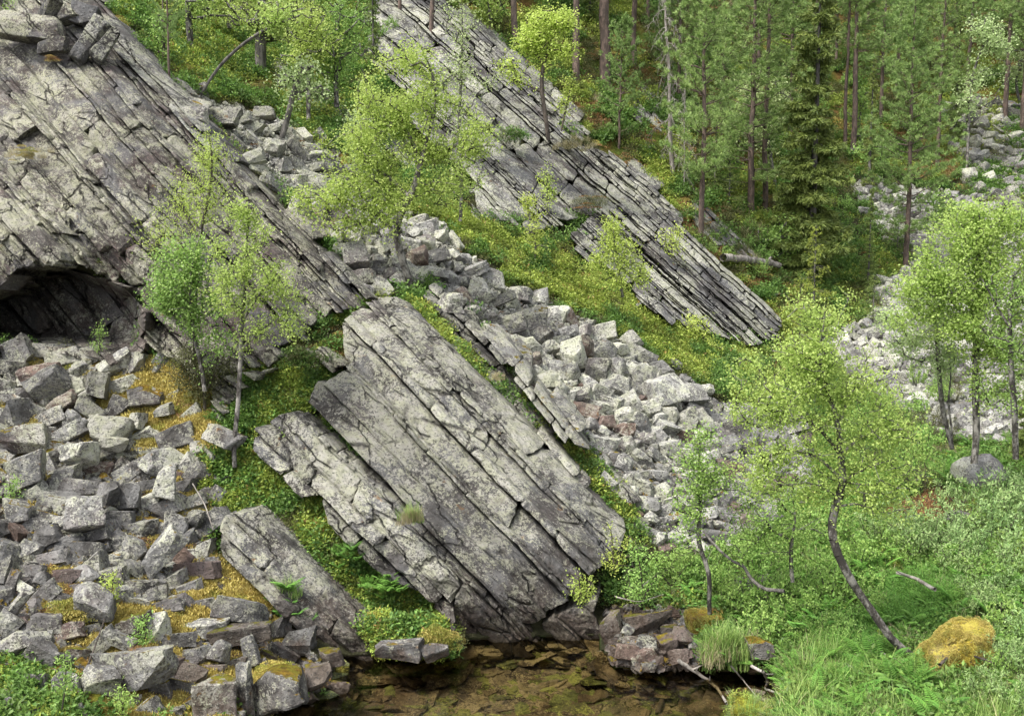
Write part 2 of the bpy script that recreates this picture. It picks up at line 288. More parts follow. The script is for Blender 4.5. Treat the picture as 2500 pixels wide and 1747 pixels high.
# ------------------------------------------------------------ zones (photo pixels)
Z=dict(
 upleft=[(250,0),(1010,-60),(1000,60),(900,200),(880,350),(850,400),(760,345),(690,290),(560,245),(470,230),(400,150),(300,60)],
 strip=[(900,455),(1100,500),(1200,560),(1330,590),(1420,650),(1560,750),(1700,830),(1850,860),(1900,890),(1880,1000),(1800,1000),(1700,930),(1600,870),(1500,800),(1400,760),(1330,730),(1250,680),(1130,600),(1080,540),(1000,520),(900,510)],
 forest=[(1080,-900),(3300,-900),(3300,620),(2500,560),(2350,440),(2080,420),(2000,560),(1950,780),(1900,860),(1700,590),(1500,400),(1420,330),(1240,120),(1080,0)],
 forest2=[(1950,560),(2080,600),(2160,560),(2250,640),(2130,700),(2150,760),(2000,830),(1900,860)],
 ground=[(1800,1345),(1900,1290),(1985,1180),(2010,1060),(2100,970),(2280,1080),(2500,1090),(3300,1090),(3300,2300),(1700,2300),(1760,1750),(1900,1700),(1890,1640),(1730,1630),(1700,1500),(1620,1480),(1620,1400),(1700,1370)],
 mid=[(480,1120),(600,1110),(660,1150),(780,1210),(790,1290),(900,1370),(1000,1430),(1090,1470),(1125,1560),(1108,1605),(940,1606),(900,1560),(850,1480),(760,1380),(690,1300),(600,1260),(500,1220)],
 ledge=[(585,930),(640,905),(740,895),(800,940),(755,1010),(690,1040),(600,1060),(540,1070),(520,1030)],
 ledge2=[(755,760),(800,745),(870,740),(900,735),(900,765),(850,775),(800,800),(760,800)],
 gap1=[(990,735),(1040,755),(1130,850),(1220,950),(1195,960),(1090,850),(1005,775)],
 gap2=[(1370,1085),(1420,1115),(1500,1190),(1545,1270),(1530,1300),(1480,1240),(1395,1150)],
 litter=[(700,860),(790,840),(860,800),(900,830),(830,900),(790,930),(740,900)],
 tongue=[(340,900),(430,890),(510,960),(540,1060),(520,1120),(440,1130),(330,1090),(300,1020),(240,990)],
 bank=[(520,1380),(640,1410),(680,1480),(560,1500),(470,1540),(430,1620),(300,1600),(160,1560),(180,1500),(300,1490),(420,1500)],
 bottom=[(-400,1640),(60,1600),(150,1650),(230,1700),(420,1700),(560,1640),(700,1640),(640,1747),(500,1900),(0,2300),(-400,2300)],
 front=[(-400,1660),(60,1620),(130,1650),(200,1740),(250,1900),(0,2300),(-400,2300)],
 fern_bank=[(1040,1480),(1090,1470),(1120,1560),(1060,1600),(930,1600),(900,1540),(950,1470)],
 horse=[(2130,1430),(2330,1420),(2360,1500),(2250,1560),(2140,1520)],
 horse2=[(1950,1560),(2130,1540),(2160,1640),(2050,1700),(1960,1640)],
 grassy=[(1880,1640),(2000,1590),(2130,1650),(2400,1700),(2500,1747),(2500,1850),(1750,1850),(1800,1740),(1890,1710)],
 brush=[(2130,1240),(2300,1180),(2400,1270),(2300,1290),(2150,1290)],
 scree_l=[(-60,845),(360,880),(450,960),(540,1120),(540,1230),(500,1330),(560,1410),(640,1470),(700,1560),(760,1610),(810,1630),(790,1680),(690,1728),(620,1760),(-60,1760)],
 scree_u=[(420,215),(560,262),(700,308),(800,362),(890,430),(930,500),(900,600),(780,560),(690,470),(600,380),(520,310),(450,260)],
 scree_m=[(770,520),(900,510),(1010,530),(1080,545),(1130,620),(1250,700),(1350,760),(1500,820),(1640,900),(1760,990),(1900,1010),(1990,1050),(1980,1180),(1890,1290),(1790,1350),(1660,1350),(1560,1300),(1540,1250),(1500,1180),(1430,1090),(1330,980),(1220,850),(1160,760),(1050,690),(900,710),(830,640)],
 scree_r=[(2080,440),(2330,470),(2560,560),(2850,600),(2850,1090),(2560,1090),(2330,1080),(2200,1000),(2090,930),(1990,840),(2080,800),(2170,740),(2140,690),(2240,650),(2150,560)],
 scree_f=[(2300,260),(2560,240),(2560,520),(2400,480),(2350,420)],
 stones_p=[(1475,1490),(1560,1480),(1690,1500),(1720,1600),(1680,1640),(1560,1650),(1490,1600)],
 bed=[(640,1747),(693,1731),(768,1701),(822,1616),(1000,1616),(1108,1612),(1140,1575),(1302,1566),(1463,1566),(1500,1635),(1660,1640),(1790,1650),(1890,1655),(1890,1709),(1790,1731),(1720,1850),(600,1850)],
)
# ------------------------------------------------------------ ground sheet
us=np.concatenate([np.linspace(-1300,-60,28,endpoint=False),np.arange(-60,2560,9),np.linspace(2568,3900,28)])
vs=np.concatenate([np.linspace(-900,-40,24,endpoint=False),np.arange(-40,1790,7),np.linspace(1798,3300,40)])
UU,VV=np.meshgrid(us,vs)
TY=T(UU,VV)
m_un=1.0/(1+0)
disp=(fbm(UU/60,VV/45,1)-.5)*0.35*(TY/20)+(fbm(UU/16,VV/12,2)-.5)*0.10*(TY/20)
disp=np.where(inside(POND,UU,VV),disp*.15,disp)
TYd=TY+disp
pts=P(UU,VV,TYd); nv,nu=UU.shape
idx=np.arange(nv*nu).reshape(nv,nu)
faces=np.stack([idx[1:,:-1],idx[1:,1:],idx[:-1,1:],idx[:-1,:-1]],-1).reshape(-1,4)
gc=np.zeros((nv,nu,3))+np.array([.055,.055,.03])
wu=UU+(fbm(UU/40,VV/40,7)-.5)*50; wv=VV+(fbm(UU/40,VV/40,11)-.5)*50
n1=fbm(UU/35,VV/25,21); n2=fbm(UU/10,VV/8,31)
def paint(zone,c1,c2,thr=.5,nn=None):
    m=inside(Z[zone],wu,wv); f=np.clip(((nn if nn is not None else n1)-thr)*6+.5,0,1)[...,None]
    col=np.array(c1)*(1-f)+np.array(c2)*f; gc[m]=(col*(.65+.7*n2[...,None]))[m]
GREEN=(.04,.065,.015); LIME=(.08,.11,.018); RUST=(.13,.08,.025); GOLD=(.28,.21,.04); BROWN=(.06,.04,.024)
paint('forest',LIME,RUST,.57); paint('forest2',GREEN,BROWN,.5); paint('upleft',LIME,RUST,.6); paint('strip',LIME,RUST,.66); paint('ground',GREEN,BROWN,.52); paint('grassy',(.05,.045,.02),BROWN,.5)
paint('scree_l',(.06,.05,.042),(.22,.15,.04),.58)
paint('mid',LIME,RUST,.55); paint('ledge',GREEN,BROWN,.6); paint('ledge2',GREEN,BROWN,.6); paint('gap1',GREEN,RUST,.5); paint('gap2',GREEN,LIME,.5); paint('litter',RUST,BROWN,.5)
paint('tongue',GOLD,RUST,.58); paint('bank',GOLD,(.26,.24,.03),.55); paint('bottom',(.20,.18,.02),GOLD,.5); paint('brush',(.13,.08,.055),(.09,.055,.04),.5); paint('fern_bank',(.2,.18,.02),GREEN,.5)
pm=inside(POND,UU,VV); gc[pm]=(np.array([.11,.085,.045])*(.5+n2[...,None])*np.where(n1[...,None]>.55,np.array([.5,1.0,.5]),1))[pm]
me=mesh_np('ground',pts.reshape(-1,3),faces,smooth=True)
a=me.attributes.new('soil','FLOAT_COLOR','POINT'); a.data.foreach_set('color',np.concatenate([gc.reshape(-1,3),np.ones((nv*nu,1))],1).astype(np.float32).ravel())
gm,n,b=nodes('ground_soil'); at=N(n,'ShaderNodeAttribute'); at.attribute_name='soil'; g=N(n,'ShaderNodeNewGeometry')
f=tex(n,g.outputs['Position'],9,6,.75); f2=tex(n,g.outputs['Position'],38,3,.7)
c=mix(n,ramp(n,f,.3,.7),(.35,.35,.35),(1.35,1.35,1.35)); c=mix(n,1.0,at.outputs['Color'],c,'MULTIPLY')
n.links.new(c,b.inputs['Base Color']); b.inputs['Roughness'].default_value=.95; b.inputs['Specular IOR Level'].default_value=.1
bp=N(n,'ShaderNodeBump'); bp.inputs['Strength'].default_value=1; bp.inputs['Distance'].default_value=.08; n.links.new(math_(n,'ADD',f,math_(n,'MULTIPLY',f2,.4)),bp.inputs['Height']); n.links.new(bp.outputs[0],b.inputs['Normal'])
ground=new_obj('hillside_ground',me,None,gm); tag(ground,kind='structure')
# ground distance lookup with the same relief
def Tg(u,v):
    u=np.atleast_1d(np.asarray(u,float)); v=np.atleast_1d(np.asarray(v,float)); Y=T(u,v)
    d=(fbm(u/60,v/45,1)-.5)*0.35*(Y/20)+(fbm(u/16,v/12,2)-.5)*0.10*(Y/20)
    return Y+np.where(inside(POND,u,v),d*.15,d)

# ------------------------------------------------------------ water
wx=np.linspace(-9,9,60); wy=np.linspace(5,15.2,40); WX,WY=np.meshgrid(wx,wy)
wp=np.stack([WX,WY,np.zeros_like(WX)],-1).reshape(-1,3); wi=np.arange(2400).reshape(40,60)
# keep only cells over or beside the pond
cu=CU+WX/ (WY)*FPX*1.0
y_=-( -CAMZ/WY ) # tan below horizon
cv=CV+FPX*np.tan(np.arctan(CAMZ/WY)+PITCH); cu=CU+WX/WY*(cp+(cv-CV)/FPX*sp_)*FPX
keep=(inside(POND,cu,cv)|(edge_dist(POND,cu,cv)<90)|((cv>1990)&(cu>500)&(cu<1750)&(cv<2700)))
wf=[(wi[j,i],wi[j,i+1],wi[j+1,i+1],wi[j+1,i]) for j in range(39) for i in range(59) if keep[j:j+2,i:i+2].any()]
me=mesh_np('pond_water',wp,wf,smooth=True)
wm,n,b=nodes('pond_water'); out=n.nodes['Material Output']; n.nodes.remove(b)
g=N(n,'ShaderNodeNewGeometry'); tr=N(n,'ShaderNodeBsdfTransparent'); tr.inputs[0].default_value=(.70,.65,.50,1)
gl=N(n,'ShaderNodeBsdfGlossy'); gl.inputs['Roughness'].default_value=.03
fr=N(n,'ShaderNodeFresnel'); fr.inputs['IOR'].default_value=1.36
mp=N(n,'ShaderNodeMapping'); mp.inputs['Scale'].default_value=(1,2.2,1); n.links.new(g.outputs['Position'],mp.inputs['Vector'])
bp=N(n,'ShaderNodeBump'); bp.inputs['Strength'].default_value=.18; bp.inputs['Distance'].default_value=.02
n.links.new(tex(n,mp.outputs[0],5,2,.5),bp.inputs['Height']); n.links.new(bp.outputs[0],gl.inputs['Normal']); n.links.new(bp.outputs[0],fr.inputs['Normal'])
ms=N(n,'ShaderNodeMixShader'); n.links.new(fr.outputs[0],ms.inputs[0]); n.links.new(tr.outputs[0],ms.inputs[1]); n.links.new(gl.outputs[0],ms.inputs[2]); n.links.new(ms.outputs[0],out.inputs[0])
water=new_obj('pond_water',me,None,wm); tag(water,kind='structure')

# ------------------------------------------------------------ crags: beds broken into slabs
def clip_convex(subj,clip):
    out=list(subj)
    n=len(clip)
    for i in range(n):
        ax,ay=clip[i]; bx,by=clip[(i+1)%n]
        def side(p): return (bx-ax)*(p[1]-ay)-(by-ay)*(p[0]-ax)
        inp=out; out=[]
        if not inp: return []
        S=inp[-1]; sS=side(S)
        for E in inp:
            sE=side(E)
            if sE>=0:
                if sS<0: t=sS/(sS-sE); out.append((S[0]+t*(E[0]-S[0]),S[1]+t*(E[1]-S[1])))
                out.append(E)
            elif sS>=0:
                t=sS/(sS-sE); out.append((S[0]+t*(E[0]-S[0]),S[1]+t*(E[1]-S[1])))
            S=E; sS=sE
    return out
def area(p): 
    return .5*sum(p[i][0]*p[(i+1)%len(p)][1]-p[(i+1)%len(p)][0]*p[i][1] for i in range(len(p)))
SLAB_N=[0]
def slab_mesh(poly_st,toUV,depth,thick,grid,rng,chamf,rough,seed):
    """poly in (s,t) px -> displaced front face + rough sides"""
    bm=bmesh.new()
    vs_=[bm.verts.new((s,t,0)) for s,t in poly_st]
    try: bm.faces.new(vs_)
    except ValueError: bm.free(); return None
    S=[p[0] for p in poly_st]; Tt=[p[1] for p in poly_st]
    ext=max(max(S)-min(S),1); gs=max(grid,ext/26)
    for k in range(1,int(ext/gs)+1):
        geom=bm.verts[:]+bm.edges[:]+bm.faces[:]
        bmesh.ops.bisect_plane(bm,geom=geom,plane_co=(min(S)+k*ext/(int(ext/gs)+1),0,0),plane_no=(1,0,0),dist=.3)
    ex=max(max(Tt)-min(Tt),1); gt=max(grid*.8,ex/10)
    for k in range(1,int(ex/gt)+1):
        geom=bm.verts[:]+bm.edges[:]+bm.faces[:]
        bmesh.ops.bisect_plane(bm,geom=geom,plane_co=(0,min(Tt)+k*ex/(int(ex/gt)+1),0),plane_no=(0,1,0),dist=.3)
    bm.verts.index_update()
    be=[e for e in bm.edges if len(e.link_faces)==1]
    bset={v.index for e in be for v in e.verts}
    co=np.array([v.co[:2] for v in bm.verts])
    isb=np.zeros(len(co),bool); isb[list(bset)]=True
    s,t=co[:,0],co[:,1]
    js=np.where(isb,1,0)
    s2=s+js*(fbm(s/9,t/9,seed,2)-.5)*rough*2; t2=t+js*(fbm(s/9,t/9,seed+50,2)-.5)*rough*1.3
    u,v=toUV(s2,t2)
    Yf=depth(u,v,s,t)
    pix=Yf/FPX
    nse=(fbm(s/50,t/26,seed+3)-.5)*20*pix+(fbm(s/14,t/10,seed+5,3)-.5)*9*pix
    # stepped flakes
    q=fbm(s/90,t/26,seed+9,3); nse=nse+(np.floor(q*9)/9-.5)*26*pix
    Yf=Yf+nse+np.where(isb,chamf,0)
    fr=P(u,v,Yf)
    into=np.array([.08,1.0,-.10])
    n0=len(co)
    back=fr+into*thick+np.array([0,0,0])
    verts=np.vstack([fr,back[isb]])
    bmap={}; c=n0
    for i in np.nonzero(isb)[0]: bmap[int(i)]=c; c+=1
    fs=[[vv.index for vv in f.verts] for f in bm.faces]
    for e in be:
        l=e.link_loops[0]; a_,b_=l.vert.index,l.link_loop_next.vert.index
        fs.append([b_,a_,bmap[a_],bmap[b_]])
    bm.free()
    me=bpy.data.meshes.new('slab'); me.from_pydata(verts.tolist(),[],fs); me.update()
    return me
def vwater(u): return np.where(np.asarray(u)<1112,1603.0,1562.0)
def crag(name,label,poly,theta,mat,proud=.6,seed=1,bands=None,thin=(9,18),thick_b=(28,62),lens=(90,330),cell_off=.10,band_off=.28,thick=.9,grid=9,gap=1.3,extra=None,cat='rock outcrop',tiltk=.0,tamp=1.0,water_=False):
    rng=np.random.default_rng(seed); th=R(theta); c_,s_=math.cos(th),math.sin(th)
    st=[(u*c_+v*s_,u*s_-v*c_) for u,v in poly]
    if area(st)<0: st=st[::-1]
    t_lo,t_hi=min(p[1] for p in st),max(p[1] for p in st); s_lo,s_hi=min(p[0] for p in st),max(p[0] for p in st)
    cu_=np.mean([p[0] for p in poly]); cv_=np.mean([p[1] for p in poly])
    root=empty(name,(0,0,0),label,cat)
    if bands is None:
        bands=[]; t=t_lo-5
        while t<t_hi:
            wd=rng.uniform(*thin) if rng.random()<.45 else rng.uniform(*thick_b)
            bands.append((t,t+wd,rng.uniform(-1,1)*band_off,gap if rng.random()<.75 else gap*3)); t+=wd
    def toUV(s,t):
        w_=(fbm(s/170,t/170,seed+70,3)-.5)*16+(fbm(s/45,t/400,seed+90,2)-.5)*5
        t=t+w_; return s*c_+t*s_, s*s_-t*c_
    cnt=0
    for bi,bd in enumerate(bands):
        t0,t1,off,g_=bd[:4]; wide=t1-t0
        lf=min(1.6,max(.45,wide/34))
        def spans(t):
            xs=[]
            for i in range(len(st)):
                (s1,t1_),(s2,t2_)=st[i],st[(i+1)%len(st)]
                if (t1_>t)!=(t2_>t): xs.append(s1+(s2-s1)*(t-t1_)/(t2_-t1_))
            xs.sort(); return list(zip(xs[::2],xs[1::2]))
        qa,qb,qc=spans(t0+wide*.25),spans(t0+wide*.75),spans(t0+wide*.5)
        segs=[]
        if len(qa)==len(qb)==len(qc):
            for (a0,a1),(b0,b1) in zip(qa,qb):
                lim=wide*.75
                ex=lambda x,y:(x-max(-lim,min(lim,(y-x)))*.5, y+max(-lim,min(lim,(y-x)))*.5) if abs(y-x)<lim*1.5 else ((x+y)/2,(x+y)/2)
                segs.append((ex(a0,b0),ex(a1,b1)))
        else: segs=[((x,x),(y,y)) for x,y in qc]
        for (S0,S1) in segs:
          jt=min(20,wide*.5); e0a,e0b=S0[0]+rng.uniform(-jt,jt),S0[1]+rng.uniform(-jt,jt); ea,eb=S1[0]+rng.uniform(-jt,jt),S1[1]+rng.uniform(-jt,jt)
          first=True
          while e0a<ea-6:
            L=rng.uniform(*lens)*lf*(1 if len(bd)<5 else bd[4])
            if e0a+L>ea-30: na,nb=ea,eb; last=True
            else: sk=rng.normal(0,.22)*wide; na=e0a+L; nb=min(na+sk,eb-4) if na+sk>eb-4 else na+sk; last=False
            if nb<e0b+5: nb=e0b+5
            gj=rng.choice([.4,.7,1.8])
            pp=[(e0a+gj,t0+g_*rng.uniform(.5,1)),(na-gj,t0+g_*rng.uniform(.5,1)),(nb-gj,t1-g_*.4),(e0b+gj,t1-g_*.4)]
            ppn=[]
            for ci in range(4):
                p_=pp[ci]; q1=pp[ci-1]; q2=pp[(ci+1)%4]
                if rng.random()<.62:
                    f1=rng.uniform(.05,.42)*min(1,wide/max(1,math.hypot(p_[0]-q1[0],p_[1]-q1[1]))); f2=rng.uniform(.05,.42)*min(1,wide/max(1,math.hypot(p_[0]-q2[0],p_[1]-q2[1])))
                    f1=min(f1,.45); f2=min(f2,.45)
                    ppn+=[(p_[0]+(q1[0]-p_[0])*f1,p_[1]+(q1[1]-p_[1])*f1),(p_[0]+(q2[0]-p_[0])*f2,p_[1]+(q2[1]-p_[1])*f2)]
                else: ppn.append(p_)
            pp=ppn
            e0=e0a; e1=na; tip_=(first or last); first=False
            e0a,e0b=na,nb
            if abs(area(pp))<50: continue
            co_=off+rng.normal(0,1)*cell_off-(rng.uniform(0,.16) if tip_ else 0); tl=rng.normal(0,.0016)*tamp+tiltk; tls=rng.normal(0,.0005)*tamp; tc=(t0+t1)/2; sc_c=(e0+e1)/2
            def depth(u,v,s1,t1_,co_=co_,tl=tl,tls=tls,tc=tc,sc_c=sc_c):
                Y=T(u,v); d=-proud-co_+tl*(t1_-tc)*Y/20*2+tls*(s1-sc_c)*Y/20*2
                if extra is not None: d=d+extra(u,v)
                if water_:
                    vw=vwater(u); Yw=CAMZ/(-rz(vw)); q=np.clip((v-(vw-150))/150,0,1); q=q*q*(3-2*q); Y0=T0(u,v)+d
                    return np.where(v<vw-150,Y0,Y0*(1-q)+(Yw-.03-co_*.4)*q)
                return Y+d
            me=slab_mesh(pp,toUV,depth,thick*rng.uniform(.8,1.2),grid,rng,chamf=.045,rough=2.6,seed=int(rng.integers(0,200)))
            if me is None: continue
            me.materials.append(mat if not callable(mat) else mat(pp,toUV,rng))
            o=new_obj('slab',me,root); cnt+=1
    SLAB_N[0]+=cnt; print('CRAG',name,len(bands),cnt)
    return root
# ------------------------------------------------------------ the crags
A_POLY=[(-160,-120),(250,-120),(290,40),(330,110),(416,214),(470,270),(530,330),(600,390),(650,440),(725,505),(790,580),(850,660),(903,725),(870,752),(790,775),(755,800),(730,840),(650,880),(600,905),(555,905),(520,930),(500,960),(470,900),(400,870),(352,850),(352,760),(345,700),(300,698),(245,674),(200,650),(165,638),(127,648),(41,660),(0,703),(-80,730),(-160,760)]
crag('layered_cliff','great lichened cliff of tilted beds above the dark cave beside the block scree',A_POLY,48.5,M['crag_warm'],proud=.55,seed=11,band_off=.12,thin=(6,13),thick_b=(26,62),lens=(100,340),cell_off=.07,grid=9)
cave_ex=lambda u,v: 0
crag('cave_back_wall','shadowed slabs inside the cave under the big cliff',[(-80,725),(0,700),(60,665),(165,655),(240,680),(345,705),(352,800),(340,862),(310,880),(250,880),(150,860),(-80,850)],52,M['crag_dark'],proud=.35,seed=23,band_off=.3,thick_b=(26,60),lens=(100,260),grid=11,thick=.7)
C_POLY=[(864,767),(880,748),(901,733),(969,712),(1005,745),(1047,792),(1100,850),(1160,915),(1250,995),(1330,1065),(1399,1127),(1440,1180),(1523,1286),(1517,1310),(1474,1382),(1452,1405),(1420,1430),(1380,1462),(1339,1483),(1324,1510),(1291,1522),(1265,1500),(1235,1480),(1190,1440),(1140,1390),(1100,1360),(1040,1300),(905,1150),(772,1018),(745,965),(795,930),(855,885),(838,840),(820,800)]
cb=[(-141,-84,.0,.8,2.2),(-84,-18,.02,.3,1.8),(-17,-9,.05,1.0,1.4),(-9,0,-.03,1.0),(0,56,-.02,.5,1.6),(60,82,.08,1.0,1.2),(82,126,.05,.8,1.8),(126,140,-.02,1.2),(140,152,.03,1.0),(152,205,.06,.6,2.4),(205,226,.0,1)]
crag('slab_crag','pale central crag of long smooth parallel slabs dipping to the pond',C_POLY,46,M['crag'],proud=.8,seed=31,bands=cb,cell_off=.018,lens=(120,280),grid=8,thick=1.3,tamp=.3,water_=True)
D_POLY=[(720,1010),(770,1035),(900,1160),(1040,1312),(1100,1372),(1190,1452),(1240,1490),(1282,1525),(1310,1530),(1345,1500),(1400,1470),(1440,1440),(1466,1490),(1480,1600),(1180,1612),(1110,1612),(1090,1500),(1020,1450),(960,1430),(890,1390),(850,1330),(800,1290),(780,1215),(700,1195),(650,1150),(620,1080),(636,1045),(680,1030)]
db=[(-420,-372,-.15,1.5),(-372,-336,-.05,1.8),(-336,-300,-.02,1.8),(-300,-262,.03,1.3),(-262,-206,.06,.8,1.8),(-206,-198,.02,1.2),(-198,-188,.05,1.2),(-188,-174,.04,1.0),(-174,-166,.02,1.0),(-147,-100,-.12,2),(-100,-40,-.2,2),(-40,20,-.25,2),(20,80,-.15,2),(80,200,-.2,2)]
crag('lower_slab_crag','darker broken slabs below the long black cleft, down to the water edge',D_POLY,45,M['crag'],proud=.68,seed=37,bands=db,cell_off=.05,lens=(70,200),grid=8,thick=.9,tamp=.6,water_=True)
crag('broken_slab_ledge','brown tinted slabs standing above the green ledge beside a thin birch',[(513,925),(560,905),(640,905),(700,860),(760,850),(800,865),(850,885),(795,925),(742,900),(680,905),(600,930),(560,990),(530,1050),(515,1000)],35,M['crag_warm'],proud=.35,seed=41,thin=(8,14),thick_b=(16,30),lens=(40,110),grid=8,thick=.6)
J_POLY=[(539,1335),(545,1270),(562,1245),(600,1240),(667,1268),(730,1335),(790,1400),(830,1440),(862,1480),(905,1550),(920,1640),(860,1645),(800,1640),(740,1570),(700,1520),(667,1458),(620,1420),(584,1402)]
crag('waterside_slab','smooth tilted slab between the mossy bank and the green fern strip',J_POLY,44,M['crag'],proud=.75,seed=43,bands=[(-720+0,-600,0,1.5)]+[(-600,-560,-.05,1.5),(-560,-520,.02,1.8),(-520,-470,-.10,2.2,1.4),(-470,-400,.12,1.0,2.2),(-400,-340,.05,1.2,2),(-340,-200,-.02,1.2)],cell_off=.05,lens=(120,260),grid=9,thick=.7,water_=True)
E_POLY=[(1022,735),(1050,690),(1130,715),(1165,745),(1172,790),(1215,860),(1262,940),(1300,1000),(1370,1060),(1395,1095),(1375,1100),(1310,1050),(1235,975),(1160,890),(1100,830)]
crag('blocky_rib','low fractured rock rib between the green crevice and the talus',E_POLY,46,M['crag'],proud=.45,seed=47,thin=(10,18),thick_b=(20,36),lens=(50,120),grid=9,thick=.8)
crag('upright_rock_blade','dark upright blade of rock at the top edge of the talus blocks',[(1170,785),(1200,778),(1225,805),(1285,850),(1300,880),(1314,915),(1280,950),(1245,905),(1200,855),(1178,820)],50,M['boulder_grey'],proud=1.25,seed=48,thin=(10,16),thick_b=(22,40),lens=(60,120),grid=9,thick=1.0)
crag('dark_rock_wall','dark mossy wall of upright rock facing the pebbly talus',[(1278,950),(1330,930),(1375,975),(1410,1020),(1432,1080),(1428,1098),(1395,1092),(1355,1045),(1310,985)],52,M['boulder_grey'],proud=1.3,seed=49,thin=(14,20),thick_b=(26,46),lens=(70,160),grid=9,thick=1.0)
crag('leaning_slab_rib','dark narrow rib leaning beside the upper talus blocks',[(770,590),(800,610),(840,650),(880,690),(908,722),(895,735),(860,705),(810,650),(775,615)],48,M['crag'],proud=.9,seed=50,bands=[(163,177,.0,1),(177,191,.12,1)],lens=(120,200),grid=9)
crag('tilted_slab_step','flat grey slab step below the leafy crevice beside the talus',[(1428,1100),(1475,1098),(1530,1150),(1566,1195),(1560,1215),(1532,1222),(1490,1175)],46,M['crag'],proud=.5,seed=51,thick_b=(30,50),thin=(20,28),lens=(90,160),grid=9)
F_POLY=[(1000,-60),(1040,-60),(1100,5),(1137,22),(1190,62),(1242,109),(1290,160),(1332,200),(1372,230),(1411,262),(1443,322),(1420,340),(1378,322),(1400,340),(1440,355),(1486,370),(1520,388),(1560,400),(1600,445),(1672,530),(1650,580),(1580,530),(1470,520),(1410,530),(1350,560),(1300,560),(1230,545),(1148,534),(1150,470),(1150,415),(1120,400),(1090,380),(980,250),(900,150),(880,60),(930,-60)]
crag('ridge_crag','high grey crag of thin parallel beds behind the middle birch',F_POLY,42.5,M['crag_far'],proud=.7,seed=61,thin=(6,11),thick_b=(20,44),lens=(60,230),band_off=.11,cell_off=.06,grid=8,thick=1.4,gap=1.0)
crag('hidden_crag_face','smooth grey rock face behind the upper birch thicket',[(660,150),(700,140),(780,150),(860,160),(900,220),(990,300),(1070,390),(1040,420),(940,400),(880,340),(800,300),(720,230),(670,190)],44,M['crag_far'],proud=.35,seed=62,thin=(14,20),thick_b=(40,80),lens=(100,300),grid=12,thick=1.2)
G_POLY=[(1392,577),(1405,560),(1455,518),(1534,490),(1600,515),(1661,548),(1700,582),(1780,650),(1876,734),(1912,775),(1900,825),(1838,842),(1740,815),(1640,785),(1560,738),(1545,690),(1480,655),(1420,620)]
crag('wedge_crag','wedge shaped crag of finely layered rock above the lime green heath',G_POLY,42,M['crag_far'],proud=.9,seed=67,thin=(4,7),thick_b=(9,20),lens=(70,260),band_off=.12,cell_off=.05,grid=8,thick=1.6,gap=1.0)
crag('far_rock_knoll','small layered rock knoll beside the dead spruce',[(1530,240),(1560,215),(1600,205),(1622,235),(1640,300),(1628,330),(1590,310),(1545,280)],42,M['crag_far'],proud=.6,seed=68,thin=(6,10),thick_b=(12,20),lens=(30,80),grid=8,thick=1.5,gap=1)
crag('forest_rock_face','mossy rock face in the shrubs below the tall pines',[(1682,500),(1700,490),(1740,520),(1790,570),(1860,640),(1850,650),(1790,620),(1740,590),(1690,540)],45,M['crag_far'],proud=.5,seed=69,thin=(8,12),thick_b=(16,26),lens=(50,110),grid=9,thick=1.5)
crag('far_scree_outcrop','broken rock outcrop above the far scree at the forest edge',[(2385,290),(2440,285),(2520,330),(2560,380),(2560,400),(2480,390),(2400,360),(2380,320)],30,M['crag_far'],proud=.5,seed=70,thin=(6,10),thick_b=(12,22),lens=(30,90),grid=9,thick=1.5)
crag('smooth_pale_slab','long smooth pale slab leaning along the upper edge of the great cliff',[(250,52),(280,45),(345,120),(420,210),(500,290),(590,385),(560,400),(500,370),(440,310),(380,240),(310,150),(262,95)],48.5,M['crag_far'],proud=.95,seed=72,bands=[(130,150,-.05,.8,2.0),(150,181,.0,.5,2.2)],lens=(120,200),grid=8,thick=1.1,tamp=.1)
